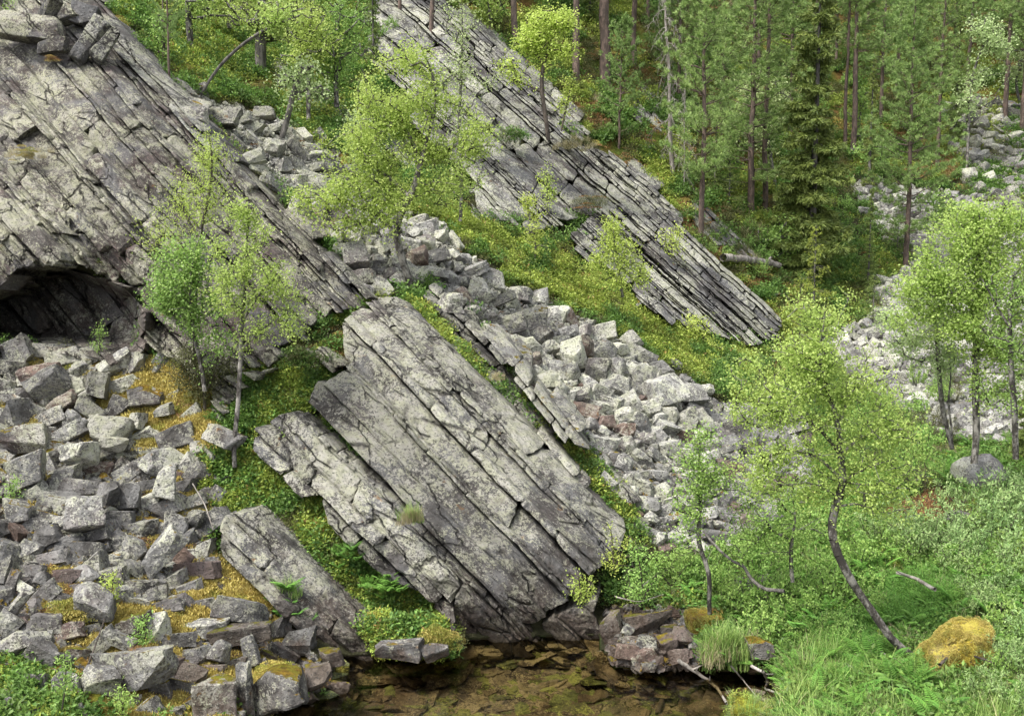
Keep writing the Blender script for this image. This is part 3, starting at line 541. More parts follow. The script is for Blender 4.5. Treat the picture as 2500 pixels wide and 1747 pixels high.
# ------------------------------------------------------------ stones
def stone_mesh(rng,kind='angular',cuts=5,res=2,dims=(1,1,1)):
    bm=bmesh.new()
    bmesh.ops.create_cube(bm,size=1)
    for v in bm.verts:
        j=.10 if kind!='round' else .05
        v.co+=Vector([rng.uniform(-j,j) for _ in range(3)])
    for k in range(cuts if kind!='round' else cuts+5):
        d=Vector(rng.normal(size=3)).normalized()
        if kind=='slab': d=Vector((d.x,d.y,d.z*.25)).normalized()
        dist=rng.uniform(.28,.50) if kind!='round' else rng.uniform(.42,.50)
        r=bmesh.ops.bisect_plane(bm,geom=bm.verts[:]+bm.edges[:]+bm.faces[:],plane_co=d*dist,plane_no=d,clear_outer=True)
        ed=[e for e in r['geom_cut'] if isinstance(e,bmesh.types.BMEdge)]
        if ed:
            try: bmesh.ops.edgeloop_fill(bm,edges=ed)
            except Exception: pass
    bmesh.ops.dissolve_limit(bm,angle_limit=R(3),verts=bm.verts[:],edges=bm.edges[:])
    bw=.035 if kind!='round' else .10
    try: bmesh.ops.bevel(bm,geom=bm.edges[:],offset=bw,segments=1 if kind!='round' else 2,affect='EDGES',profile=.6,clamp_overlap=True)
    except Exception: pass
    bmesh.ops.triangulate(bm,faces=bm.faces[:])
    for _ in range(res):
        lim=.30 if _==0 else .2
        es=[e for e in bm.edges if e.calc_length()>lim]
        if es: bmesh.ops.subdivide_edges(bm,edges=es,cuts=1)
    bmesh.ops.triangulate(bm,faces=bm.faces[:])
    off=Vector(rng.uniform(-50,50,3))
    for v in bm.verts:
        n=mnoise.noise_vector(v.co*2.2+off)*.06+mnoise.noise_vector(v.co*6+off)*.03
        v.co+=n
        # bedding: shallow steps across one axis
        if kind!='round':
            q=mnoise.noise(Vector((v.co.z*7,off.x,off.y)))*.02; v.co.x*=1+q; v.co.y*=1+q
    mn=Vector([min(v.co[i] for v in bm.verts) for i in range(3)]); mx=Vector([max(v.co[i] for v in bm.verts) for i in range(3)])
    for v in bm.verts:
        v.co=Vector([(v.co[i]-(mn[i]+mx[i])/2)/(mx[i]-mn[i])*dims[i] for i in range(3)])
    bmesh.ops.recalc_face_normals(bm,faces=bm.faces[:])
    me=bpy.data.meshes.new('boulder'); bm.to_mesh(me); bm.free()
    for p in me.polygons: p.use_smooth=(kind=='round')
    return me
rs=np.random.default_rng(77)
PROTO={'angular':[stone_mesh(rs,'angular',int(rs.integers(4,9))) for _ in range(20)],
       'slab':[stone_mesh(rs,'slab',int(rs.integers(3,7))) for _ in range(14)],
       'round':[stone_mesh(rs,'round',int(rs.integers(4,8))) for _ in range(10)]}
PM={}
def proto_with(kind,i,mat):
    k=(kind,i,mat.name)
    if k not in PM:
        m=PROTO[kind][i].copy(); m.materials.clear(); m.materials.append(mat); PM[k]=m
    return PM[k]
STONES=[]  # u,v,r
def put_stone(u,v,wd,ht,roll,matk,kind,label,group=None,name='boulder',dep=None,Y=None,sink=.30,tilt=None,rng=rs,own=False,lift=0):
    Yg=float(Tg(u,v+ht*.25)[0]) if Y is None else Y
    k=mpp(Yg); Wm,Hm=wd*k,ht*k; Dm=(dep*k if dep else min(Wm,Hm)*rng.uniform(.8,1.3))
    if own: me=stone_mesh(rng,kind,int(rng.integers(3,6)),res=3); me.materials.append(M[matk])
    else: me=proto_with(kind,int(rng.integers(0,len(PROTO[kind]))),M[matk])
    c=P(u,v,Yg-Dm*(.5-sink)-lift)
    o=new_obj(name,me); o.location=Vector(c)
    o.scale=(Wm*1.06,Dm,Hm*1.06)
    rx=rng.normal(0,.22)-.25 if tilt is None else tilt
    o.rotation_euler=(Matrix.Rotation(R(-roll),4,'Y')@Matrix.Rotation(rx,4,'X')@Matrix.Rotation(rng.normal(0,.2) if tilt is None else 0,4,'Z')).to_euler()
    tag(o,label,'boulder',group); STONES.append((u,v,(wd+ht)/4*(1.15 if own else 1)))
    return o
H=[ # u,v,w,h,roll(clockwise in picture),mat,kind,label
(232,1472,86,96,2,'boulder_pale','angular','tall pale square block standing on golden moss in the scree'),
(318,1632,215,92,6,'boulder_pale','angular','largest long flat block with a round orange moss patch on top'),
(245,1660,110,70,-8,'boulder_grey','angular','grey block tucked against the flat moss topped block'),
(598,1682,46,138,-3,'boulder_grey','slab','upright stone pillar standing at the water edge of the bank'),
(614,1587,42,75,22,'boulder_grey','slab','pointed stone leaning on top of the upright pillar'),
(592,1492,150,58,-10,'boulder_grey','slab','broad pale slab beside the foot of the smooth waterside slab'),
(590,1548,150,46,8,'boulder_brown','slab','brown edged slab lying under the broad pale slab'),
(58,1568,124,56,2,'boulder_grey','angular','wide grey block above the green shrubs in the corner'),
(520,1696,108,96,4,'boulder_brown','angular','brown triangular boulder with moss on its shoulder'),
(680,1682,130,112,10,'boulder_moss','angular','brown boulder draped in golden moss beside the dark gap'),
(395,1345,48,130,-42,'boulder_pale','slab','long narrow slab leaning across the blocks of the scree'),
(272,1055,100,60,-4,'boulder_grey','angular','dark smooth faced boulder below the orange moss tongue'),
(190,1112,82,64,6,'boulder_pale','angular','pale chunky block beneath the dark smooth boulder'),
(358,968,80,50,2,'boulder_moss','angular','layered boulder capped with lichen beside the golden moss'),
(98,915,100,52,10,'boulder_red','angular','reddish block with a broken face near the cave mouth'),
(115,940,90,60,28,'boulder_grey','slab','split grey slab in front of the reddish block'),
(62,1072,112,66,4,'boulder_moss','angular','pale banded boulder streaked with orange moss'),
(75,1145,86,76,18,'boulder_grey','angular','smooth grey wedge under the banded boulder'),
(232,938,64,66,-4,'boulder_grey','slab','square upright slab with grooved face below the cave'),
(152,982,68,42,30,'boulder_red','slab','purple tinted slab tilted between grey blocks'),
(330,1030,46,42,4,'boulder_grey','angular','squarish block at the edge of the golden moss'),
(403,1178,54,88,4,'boulder_pale','angular','tall pale crusty boulder at the head of the brown gully'),
(280,1085,62,40,-12,'boulder_grey','angular','low grey boulder under the dark smooth boulder'),
(215,1255,88,78,14,'boulder_pale','angular','large pale sloping block in the middle of the block scree'),
(265,1205,64,62,-6,'boulder_grey','angular','grey faceted block above the pale sloping block'),
(318,1210,58,62,3,'boulder_grey','angular','grey blunt block touching the faceted block'),
(545,1067,90,46,-24,'boulder_grey','slab','overhanging slab jutting out over the hollow by the thin birch'),
(400,1000,44,30,10,'boulder_grey','slab','thin slab half buried in golden moss'),
(40,1245,80,60,0,'boulder_grey','angular','broad grey block at the picture edge below the sapling'),
(452,1560,68,36,4,'boulder_grey','slab','flat grey stone on the yellow moss below the slabs'),
(540,1590,50,52,-22,'boulder_grey','angular','pale sharp stone beside the leaning pointed stone'),
(745,1570,96,60,6,'boulder_grey','angular','pale broad stone at the foot of the waterside slab'),
(810,1604,60,42,4,'boulder_brown','slab','layered brown stone at the inlet of the pond'),
(775,1650,70,60,10,'boulder_brown','angular','dark wet boulder on the left shore of the pond'),
(822,1680,64,34,-6,'boulder_brown','slab','reddish wedge stone in the shallow water'),
(285,1560,95,38,-22,'boulder_pale','slab','pale speckled slab sloping over yellow moss'),
(325,1520,70,56,0,'boulder_brown','angular','brown block behind the pale speckled slab'),
(110,1520,80,46,-4,'boulder_grey','slab','stacked grey plate above the wide grey block'),
(40,1475,30,90,-38,'boulder_grey','slab','thin slab propped up at the picture edge'),
(165,1665,64,70,8,'boulder_grey','angular','grey block rising behind the leafy willow sprig'),
(105,1590,90,44,-24,'boulder_grey','slab','flat slab rising out of the green shrubs'),
(75,68,150,62,-4,'crag_warm','slab','massive weathered wedge boulder lying on top of the great cliff'),
(215,95,46,110,-38,'crag_far','slab','long pale block leaning on the crown of the cliff'),
(155,30,64,50,24,'crag_warm','angular','square topped block at the upper corner of the cliff'),
(210,45,60,48,-8,'crag_far','angular','pale cube shaped block above the leaning block'),
(258,110,40,86,-38,'crag_far','slab','thin pale block wedged behind the leaning block'),
(110,38,30,110,-42,'crag_warm','slab','narrow stone lath resting across the cliff top'),
(130,112,70,34,4,'crag_warm','slab','flat stone overhanging a shadowed hollow near the cliff top'),
(545,291,94,42,-2,'boulder_grey','slab','long flat topped block at the head of the upper talus'),
(468,292,76,42,12,'boulder_grey','slab','tilted block with shaded underside on the cliff shoulder'),
(478,262,68,46,-6,'boulder_grey','angular','rounded boulder behind the leaning sapling'),
(648,281,50,30,6,'boulder_grey','angular','dark boulder sitting alone in the green slope'),
(672,312,60,20,14,'boulder_pale','slab','flat pale slab lying in the green slope'),
(1217,735,88,24,22,'boulder_grey','slab','long flat slab resting on the talus blocks'),
(1295,778,90,58,14,'boulder_grey','angular','biggest grey block in the middle of the talus'),
(1250,790,72,48,12,'boulder_grey','angular','cracked grey block below the long flat slab'),
(1297,846,52,46,8,'boulder_pale','angular','pale cubic block with crisp edges in the talus'),
(1322,822,58,38,28,'boulder_grey','angular','wedge block beside the pale cubic block'),
(1345,850,46,34,18,'boulder_pale','angular','small pale angular block right of the cubic block'),
(1461,904,60,60,-10,'boulder_grey','angular','large smooth grey boulder among the rounded talus stones'),
(1622,952,92,72,14,'boulder_white','round','large white rounded boulder in the lower talus'),
(1680,962,84,52,12,'boulder_white','round','broad bleached boulder beside the heath edge'),
(1400,868,60,66,20,'boulder_pale','round','long pale boulder lying steeply in the talus'),
(1422,846,62,50,6,'boulder_red','round','pinkish boulder near the top of the rounded talus'),
(1300,882,50,34,12,'boulder_red','round','rust brown boulder beside the dark blade of rock'),
(1480,1030,44,32,6,'boulder_red','round','reddish rounded stone low in the talus'),
(1100,740,60,48,0,'boulder_pale','angular','pale stone touching the fractured rib'),
(1062,628,72,30,14,'boulder_white','slab','white slab stone in the upper talus'),
(870,630,60,62,10,'boulder_pale','angular','steep faced pale block near the middle birch'),
(1160,660,70,26,26,'boulder_white','slab','elongated white stone along the heath edge'),
(1494,1530,52,72,14,'boulder_brown','angular','tall brown boulder dipping into the pond'),
(1582,1520,120,52,8,'boulder_brown','angular','big smooth block with orange moss cap beside the pond'),
(1534,1592,62,40,-8,'boulder_red','slab','flat reddish stone at the pond edge'),
(1580,1568,54,36,-6,'boulder_grey','slab','pale slab stone under the moss capped block'),
(1630,1572,46,44,12,'boulder_brown','angular','blocky brown stone on the right shore'),
(1578,1598,52,32,16,'boulder_red','slab','flat pinkish stone with its edge in the water'),
(1668,1555,60,50,-30,'boulder_brown','angular','grey stone beside the moss mat on the right shore'),
(1650,1607,60,40,0,'boulder_brown','angular','dark stone at the mouth of the still inlet'),
(2398,1156,116,76,-4,'boulder_pale','round','big round grey boulder under the dark spruce boughs'),
(2344,1265,66,38,0,'boulder_grey','round','small bluish boulder half hidden in willow leaves'),
(1852,1575,66,56,10,'boulder_moss','angular','rusty mossy boulder in the shrubs by the pond'),
(1820,1430,54,46,0,'boulder_grey','angular','grey broken stone under the curved dead stem'),
(1865,1420,46,36,10,'boulder_grey','angular','second broken stone beside the curved dead stem'),
(1062,1588,66,44,22,'boulder_grey','angular','pale stone peeking out below the hanging moss cushion'),
(975,1590,120,56,4,'boulder_dark','angular','dark wet stone under the hanging moss cushion'),
(1160,470,26,16,0,'boulder_white','round','lone small white stone on the heath'),
]
for h in H:
    mt=h[5]
    kw=dict(sink=.10,lift=.20)
    if h[1]<130 and h[0]<300: kw=dict(lift=1.0,sink=.2)
    if h[0]==545 and h[1]==1067: kw=dict(lift=.5)
    if 1460<h[0]<1700 and h[1]>1480: kw=dict(sink=.25)
    if 'lift' not in kw: kw['lift']=0.0
    put_stone(*h[:5],mt,h[6],h[7],own=True,rng=np.random.default_rng(int(h[0]*7+h[1])),**kw)
# golden mossy boulder: a rounded hummock of moss over stone
def hummock(name,label,cat,u,v,wd,ht,matk,Y=None,seed=3,tri=1):
    Yg=float(Tg(u,v+ht*.4)[0]) if Y is None else Y; k=mpp(Yg)
    me=stone_mesh(np.random.default_rng(seed),'round',5,res=4)
    for p in me.polygons: p.use_smooth=True
    me.materials.append(M[matk]); o=new_obj(name,me); o.scale=(wd*k,wd*k*.8,ht*k*1.15); o.location=Vector(P(u,v+ht*.12,Yg)); tag(o,label,cat)
    STONES.append((u,v,wd/2)); return o
M['moss_gold']=rock_mat('golden_moss_mat',base=(.38,.30,.04),dark=(.20,.14,.02),lichen=(.46,.38,.08),lich=.5,purple=0,wet=False,moss=0)
M['moss_lime']=rock_mat('lime_moss_mat',base=(.30,.32,.03),dark=(.14,.14,.012),lichen=(.40,.40,.06),lich=.5,purple=0,wet=False,moss=0)
hm=hummock('mossy_boulder','round boulder wrapped in golden moss at the foot of the crooked birch','boulder',2335,1588,185,140,'moss_gold',seed=33)
hm2=hummock('moss_mound','lime green moss mound at the water edge near the lower corner grass','moss mound',1845,1738,130,60,'moss_lime',seed=12)
hm4=hummock('moss_pad','orange brown moss pad beside the brown shore stones','moss mound',1720,1520,90,54,'moss_gold',seed=17)

# fields of stones: dart throwing, big ones first; the 300 kind-limit goes to the largest
FIELDS=[
 ('scree_l',(12,60),'angular',['boulder_grey','boulder_dark','boulder_pale','boulder_moss','boulder_grey','boulder_red','boulder_pale'],'angular grey block lying loose in the block scree below the cave','blocks of the scree below the cave',2.1),
 ('scree_u',(14,46),'angular',['boulder_grey','boulder_pale','boulder_pale'],'grey block in the stone run above the great cliff','blocks of the upper stone run',2.0),
 ('scree_m',(12,52),'mix',['boulder_pale','boulder_white','boulder_pale','boulder_white','boulder_pale','boulder_red'],'pale stone packed in the long central talus','stones of the central talus',2.0),
 ('scree_r',(10,36),'mix',['boulder_white','boulder_white','boulder_pale'],'bleached stone in the wide scree behind the bright birches','stones of the scree behind the birches',2.0),
 ('scree_f',(14,34),'mix',['boulder_pale','boulder_grey'],'grey stone of the scree at the forest edge','stones of the forest edge scree',2.0),
 ('stones_p',(20,34),'angular',['boulder_brown','boulder_red','boulder_grey','boulder_pale'],'brown stone on the right shore of the pond','stones on the right shore of the pond',2.0),
]
LAND=[]
def short(l):
    w_=l.split(' '); out=[]
    for x in w_:
        if x in('with','standing','lying','in','beside','below','leaning','resting','sitting','at','on','under','behind','tucked','among','near','across','wedged','touching','rising','sloping','overhanging','jutting','draped','streaked','dipping','sunk','half','tilted','above','along','between','of','by','before','from','shading','rooted','right','left','growing','the','reaching','crossing','hanging') and len(out)>=3: break
        out.append(x)
    return ' '.join(out[:6])
for h in H: LAND.append((h[0],h[1],short(h[7])))
USED={}
def uniq(head,u,v,land=None):
    l=head+' '+near(u,v,land)
    if l in USED:
        L_=sorted(land or LAND,key=lambda q:math.hypot(q[0]-u,q[1]-v)); s4=lambda t:' '.join(t.split(' ')[:4])
        s4=lambda t:' '.join(t.split(' ')[:3])
        for j in (1,2,3,4,5,6):
            l=head+' between the '+s4(L_[0][2])+' and the '+s4(L_[j][2])
            if l not in USED: break
    USED[l]=1; return l
def near(u,v,land=None,far=260):
    L_=sorted(land or LAND,key=lambda q:math.hypot(q[0]-u,q[1]-v)); q=L_[0]; du,dv=u-q[0],v-q[1]; dd=math.hypot(du,dv)
    if abs(dv)>abs(du)*1.2: rel='just above' if dv<0 else 'just below'
    elif abs(dv)*1.2<abs(du): rel='level with'
    else: rel='diagonally above' if dv<0 else 'diagonally below'
    if dd>150: rel={'just above':'well above','just below':'well below'}.get(rel,rel)
    return rel+' the '+q[2]
rf=np.random.default_rng(99)
CAND=[]
for zn,(lo,hi),kd,mats,lab,grp,pw in FIELDS:
    poly=Z[zn]; x0,x1=min(p[0] for p in poly),max(p[0] for p in poly); y0,y1=min(p[1] for p in poly),max(p[1] for p in poly)
    x0=max(x0,-60); x1=min(x1,2760 if zn=='scree_r' else 2560)
    placed=[s for s in STONES if x0-80<s[0]<x1+80 and y0-80<s[1]<y1+80]
    PX=np.zeros((6000,3)); n_=0
    for s in placed: PX[n_]=s; n_+=1
    tries=64000 if zn in('scree_l','scree_m','scree_r') else 5000
    U_=rf.uniform(x0,x1,tries); V_=rf.uniform(y0,y1,tries); wob=(fbm(U_/30,V_/30,55)-.5)*50
    ok=inside(poly,U_+wob,V_-wob)
    frac=np.linspace(0,1,tries)
    for i in np.nonzero(ok)[0]:
        size=hi*(1-frac[i])**4+lo*.55*(1-(1-frac[i])**4); size*=rf.uniform(.8,1.15)
        if zn=='scree_m': size*=np.interp(V_[i],[500,800,1200],[.8,1.0,.9])
        if zn=='scree_r': size*=np.interp(V_[i],[450,1050],[.7,1.15])
        r=size*.5
        d=np.hypot(PX[:n_,0]-U_[i],PX[:n_,1]-V_[i])-(PX[:n_,2]+r)*.72
        if n_ and d.min()<0: continue
        if n_>=5999: break
        # keep moss openings free
        if zn=='scree_l' and (inside(Z['tongue'],U_[i],V_[i]) or inside(Z['bank'],U_[i],V_[i]) or inside(Z['mid'],U_[i],V_[i])) and rf.random()<.95: continue
        if zn=='scree_l' and fbm(U_[i]/60,V_[i]/60,61)>.62 and size<34: continue
        PX[n_]=(U_[i],V_[i],r); n_+=1
        kind=kd
        if kd=='mix': kind=rf.choice(['round','round','angular','slab']) if (zn!='scree_m' or V_[i]>820) else rf.choice(['angular','slab','angular','round'])
        elif kd=='angular': kind=rf.choice(['slab','slab','slab','angular'])
        matk=mats[int(rf.integers(0,len(mats)))]
        if 'red' in matk and rf.random()<.5: matk=mats[0]
        if zn=='scree_l' and V_[i]>1560: matk=rf.choice(['boulder_brown','boulder_moss','boulder_grey'])
        CAND.append((size,U_[i],V_[i],kind,matk,lab,grp))
print('STONES total',len(CAND))
CAND.sort(key=lambda c:-c[0])
NIND=300-len(H)-1
BULK=[]
SZ={'boulder_grey':'mid grey','boulder_pale':'light grey','boulder_white':'whitish','boulder_red':'reddish','boulder_moss':'moss flecked','boulder_brown':'brownish','boulder_dark':'dark grey'}
for k,(size,u,v,kind,matk,lab,grp) in enumerate(CAND):
    asp=rf.uniform(.8,1.8) if kind!='slab' else rf.uniform(1.5,3.0)
    wd=size*math.sqrt(asp)*1.08; ht=size/math.sqrt(asp)*1.08
    roll=rf.normal(12,26) if kind!='round' else rf.normal(10,20)
    if k<NIND:
        shape={'angular':'angular','slab':'flat','round':'rounded'}[kind]
        bigw='large' if size>np.interp(v,[400,1700],[26,62]) else ('long' if asp>1.7 else ('upright' if abs(roll)>45 else 'small')); l2=f"{bigw} {SZ[matk]} {shape} stone"; l2=uniq(l2,u,v)
        put_stone(u,v,wd,ht,roll,matk,kind,l2,grp,rng=rf)
    else:
        BULK.append((u,v,wd,ht,roll,kind,matk))
# the smaller stones: one mass
def hide_coll(name):
    return bpy.data.collections.new(name)
def scatter(name,kindlabel,pts,rot,scl,idx,protos,kind='stuff'):
    """instances of small meshes on points, one object"""
    c=hide_coll(name+'_pieces')
    for i,me in enumerate(protos):
        o=bpy.data.objects.new('piece_%03d'%i,me); c.objects.link(o)
    me=bpy.data.meshes.new(name); me.vertices.add(len(pts)); me.vertices.foreach_set('co',np.asarray(pts,np.float32).ravel())
    for nm,ar in (('rot',rot),('scl',scl)):
        a=me.attributes.new(nm,'FLOAT_VECTOR','POINT'); a.data.foreach_set('vector',np.asarray(ar,np.float32).ravel())
    a=me.attributes.new('pick','INT','POINT'); a.data.foreach_set('value',np.asarray(idx,np.int32))
    o=new_obj(name,me); tag(o,kindlabel,None,None,kind)
    ng=bpy.data.node_groups.new(name+'_scatter','GeometryNodeTree')
    ng.interface.new_socket('Geometry',in_out='INPUT',socket_type='NodeSocketGeometry'); ng.interface.new_socket('Geometry',in_out='OUTPUT',socket_type='NodeSocketGeometry')
    gi=ng.nodes.new('NodeGroupInput'); go=ng.nodes.new('NodeGroupOutput')
    ci=ng.nodes.new('GeometryNodeCollectionInfo'); ci.inputs['Collection'].default_value=c; ci.inputs['Separate Children'].default_value=True; ci.inputs['Reset Children'].default_value=True
    ip=ng.nodes.new('GeometryNodeInstanceOnPoints'); ip.inputs['Pick Instance'].default_value=True
    def na(nm,t):
        x=ng.nodes.new('GeometryNodeInputNamedAttribute'); x.data_type=t; x.inputs['Name'].default_value=nm
        return [s for s in x.outputs if s.enabled][0]
    L=ng.links.new
    L(gi.outputs[0],ip.inputs['Points']); L(ci.outputs[0],ip.inputs['Instance']); L(na('pick','INT'),ip.inputs['Instance Index'])
    L(na('rot','FLOAT_VECTOR'),ip.inputs['Rotation']); L(na('scl','FLOAT_VECTOR'),ip.inputs['Scale']); L(ip.outputs[0],go.inputs[0])
    md=o.modifiers.new('scatter','NODES'); md.node_group=ng
    return o
BK=np.array([b_[:5] for b_ in BULK]); 
pr=[];pk=[];key={}
for (u,v,wd,ht,roll,kind,matk) in BULK:
    i=int(rf.integers(0,5)); k=(kind,i,matk)
    if k not in key: key[k]=len(pr); pr.append(proto_with(kind,i,M[matk]))
    pk.append(key[k])
Yb=Tg(BK[:,0],BK[:,1]+BK[:,3]*.25); kb=Yb/FPX; Db=np.minimum(BK[:,2],BK[:,3])*kb*1.1
pb=P(BK[:,0],BK[:,1],Yb-Db*.15)
scatter('scree_rubble','small loose stones filling the gaps of the screes',pb,np.stack([rf.normal(-.2,.3,len(BK)),np.radians(BK[:,4]),rf.normal(0,.5,len(BK))],1),np.stack([BK[:,2]*kb,Db,BK[:,3]*kb],1),pk,pr)
# tiny chips everywhere in the screes
def field_pts(zones,n,rng,tufts_r=None,warp=40,avoid=None,seedn=71,thr=None,px_pow=2):
    out=[]
    for zn in zones:
        poly=Z[zn]; x0,x1=max(min(p[0] for p in poly),-150),min(max(p[0] for p in poly),2850); y0,y1=max(min(p[1] for p in poly),-80),min(max(p[1] for p in poly),1850)
        A=(x1-x0)*(y1-y0); k=int(n*A/1e6)
        u=rng.uniform(x0,x1,k); v=rng.uniform(y0,y1,k); wu_=u+(fbm(u/40,v/40,7)-.5)*warp; wv_=v+(fbm(u/40,v/40,11)-.5)*warp
        m=inside(poly,wu_,wv_)
        if thr is not None: m&=fbm(u/thr[1],v/thr[1],seedn)>thr[0]
        if avoid:
            for a_ in avoid: m&=~inside(a_,u,v)
        out.append(np.stack([u[m],v[m]],1))
    return np.concatenate(out)
chips=field_pts(['scree_l','scree_u','scree_m','scree_r','scree_f','stones_p'],34000,rf,warp=60)
Yc=Tg(chips[:,0],chips[:,1]); nC=len(chips); szc=rf.uniform(.04,.15,nC)*np.interp(Yc,[10,20,40],[.7,1,1.6])
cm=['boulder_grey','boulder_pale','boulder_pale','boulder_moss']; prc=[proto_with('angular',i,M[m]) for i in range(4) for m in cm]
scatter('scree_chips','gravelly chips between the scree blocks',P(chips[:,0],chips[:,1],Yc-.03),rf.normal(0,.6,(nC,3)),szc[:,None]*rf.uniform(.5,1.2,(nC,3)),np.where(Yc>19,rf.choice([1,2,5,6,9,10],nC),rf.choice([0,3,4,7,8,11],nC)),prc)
# pond bed plates
pb_=field_pts(['bed'],11000,rf,warp=5); inb=inside(POND,pb_[:,0],pb_[:,1]); pb_=pb_[inb]; Yp=T(pb_[:,0],pb_[:,1]); nb=len(pb_)
M['bed_stone']=rock_mat('pond_bed_stone',base=(.21,.165,.11),dark=(.055,.04,.024),lichen=(.32,.27,.19),lich=.45,purple=.5,wet=False)
M['bed_green']=rock_mat('algae_bed_stone',base=(.17,.20,.07),dark=(.06,.07,.02),lichen=(.3,.32,.12),lich=.45,purple=.2,wet=False)
prb=[proto_with('slab',i,M[m]) for i in range(6) for m in('bed_stone','bed_stone','bed_green')]
sb=np.clip(rf.lognormal(-1.75,.5,nb),.07,.45)
scatter('pond_bed_plates','flat brown stones lying on the bed of the pond',P(pb_[:,0],pb_[:,1],Yp)+np.array([0,0,.0]),np.stack([rf.normal(0,.17,nb),rf.normal(0,.17,nb),rf.uniform(0,6.28,nb)],1),np.stack([sb*rf.uniform(.8,1.6,nb),sb,np.minimum(sb*.22,.09)],1),rf.integers(0,18,nb),prb)
# ------------------------------------------------------------ leafy tufts for the ground cover
def leaf_quads(c,d,nrm,ln,wd,fold=.15):
    """diamond leaves: centre (base) c, direction d, normal nrm"""
    d=d/np.linalg.norm(d,axis=1,keepdims=True); s=np.cross(d,nrm); s/= (np.linalg.norm(s,axis=1,keepdims=True)+1e-9)
    up=np.cross(s,d); ln=np.asarray(ln).reshape(-1,1); wd=np.asarray(wd).reshape(-1,1)
    a=c; b_=c+d*ln*.45+s*wd*.5+up*wd*fold; e=c+d*ln; f_=c+d*ln*.45-s*wd*.5+up*wd*fold
    V=np.stack([a,b_,e,f_],1).reshape(-1,3); F=np.arange(len(c)*4).reshape(-1,4); return V,F
def tuft_shrub(rng,mat,n=70,r=.16,h=.16,ln=.032,wd=.02,flat=1.0):
    th=rng.uniform(0,6.28,n); rr=r*np.sqrt(rng.random(n)); zz=h*(.25+.75*rng.random(n))*(1-(rr/r)**2*.6)
    c=np.stack([rr*np.cos(th),rr*np.sin(th),zz],1); d=rng.normal(0,1,(n,3)); d[:,2]=np.abs(d[:,2])*.6*flat+.1
    nr=rng.normal(0,.5,(n,3)); nr[:,2]+=1
    V,F=leaf_quads(c,d,nr,ln*rng.uniform(.6,1.3,n),wd*rng.uniform(.7,1.2,n))
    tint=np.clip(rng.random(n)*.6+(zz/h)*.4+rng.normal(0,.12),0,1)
    # stems
    k=8; a=rng.uniform(0,6.28,k); top=np.stack([r*.6*np.cos(a),r*.6*np.sin(a),np.full(k,h*.8)],1); base=np.zeros((k,3)); base[:,2]=-.05
    V2,F2=leaf_quads(base,top-base,rng.normal(0,1,(k,3)),np.linalg.norm(top-base,axis=1),np.full(k,.006))
    return mesh_np('tuft',np.vstack([V,V2]),np.vstack([F,F2+len(V)]),mat,np.concatenate([np.repeat(tint,4),np.full(k*4,.0)]))
def tuft_moss(rng,mat,n=150,r=.13,h=.05):
    th=rng.uniform(0,6.28,n); rr=r*np.sqrt(rng.random(n)); zz=h*(1-(rr/r)**2)
    c=np.stack([rr*np.cos(th),rr*np.sin(th),zz-.015],1); d=rng.normal(0,.6,(n,3)); d[:,2]=1
    V,F=leaf_quads(c,d,rng.normal(0,1,(n,3)),.028*rng.uniform(.6,1.4,n),np.full(n,.012))
    return mesh_np('tuft',V,F,mat,np.repeat(np.clip(rng.random(n),0,1),4))
def tuft_grass(rng,mat,n=60,h=.35,r=.10,wd=.007,bend=.5):
    th=rng.uniform(0,6.28,n); rr=r*np.sqrt(rng.random(n)); base=np.stack([rr*np.cos(th),rr*np.sin(th),np.full(n,-.03)],1)
    out=rng.uniform(0,6.28,n); o=np.stack([np.cos(out),np.sin(out),np.zeros(n)],1); hh=h*rng.uniform(.5,1.1,n)[:,None]; bb=bend*rng.uniform(.3,1.3,n)[:,None]
    side=np.cross(o,[0,0,1.]); V=[];k=5
    for j in range(k):
        t=j/(k-1); p=base+o*hh*bb*t**2+np.array([0,0,1.])*hh*(t-.35*bb*t*t); w_=wd*(1-t)**.7
        V+= [p-side*w_*.5,p+side*w_*.5]
    V=np.stack(V,1); F=[]
    for j in range(k-1): F.append(np.stack([np.arange(n)*2*k+2*j,np.arange(n)*2*k+2*j+1,np.arange(n)*2*k+2*j+3,np.arange(n)*2*k+2*j+2],1))
    return mesh_np('tuft',V.reshape(-1,3),np.vstack(F),mat,np.repeat(np.clip(rng.random(n)*rng.uniform(.6,1.2),0,1),2*k))
def tuft_fern(rng,mat,n=7,L=.45,pin=22,wdt=.05):
    V=[];F=[];tn=[];o=0
    for i in range(n):
        a=rng.uniform(0,6.28); out=np.array([math.cos(a),math.sin(a),0]); ll=L*rng.uniform(.7,1.1)
        for j in range(pin):
            t=(j+1)/pin; p=out*ll*.75*t+np.array([0,0,ll*(t*.95-.45*t*t)]); w_=wdt*math.sin(math.pi*min(t*.9+.12,1))*1.6
            sd=np.cross(out,[0,0,1.])
            for sgn in (-1,1):
                v_,f_=leaf_quads(p[None],(sd*sgn+out*.4)[None],np.array([[0,0,1.]])+out*.2,[w_],[ll/pin*1.1]); V.append(v_);F.append(f_+o);o+=4;tn+=[.3+.5*rng.random()]*4
    return mesh_np('tuft',np.vstack(V),np.vstack(F),mat,tn)
rt=np.random.default_rng(314)
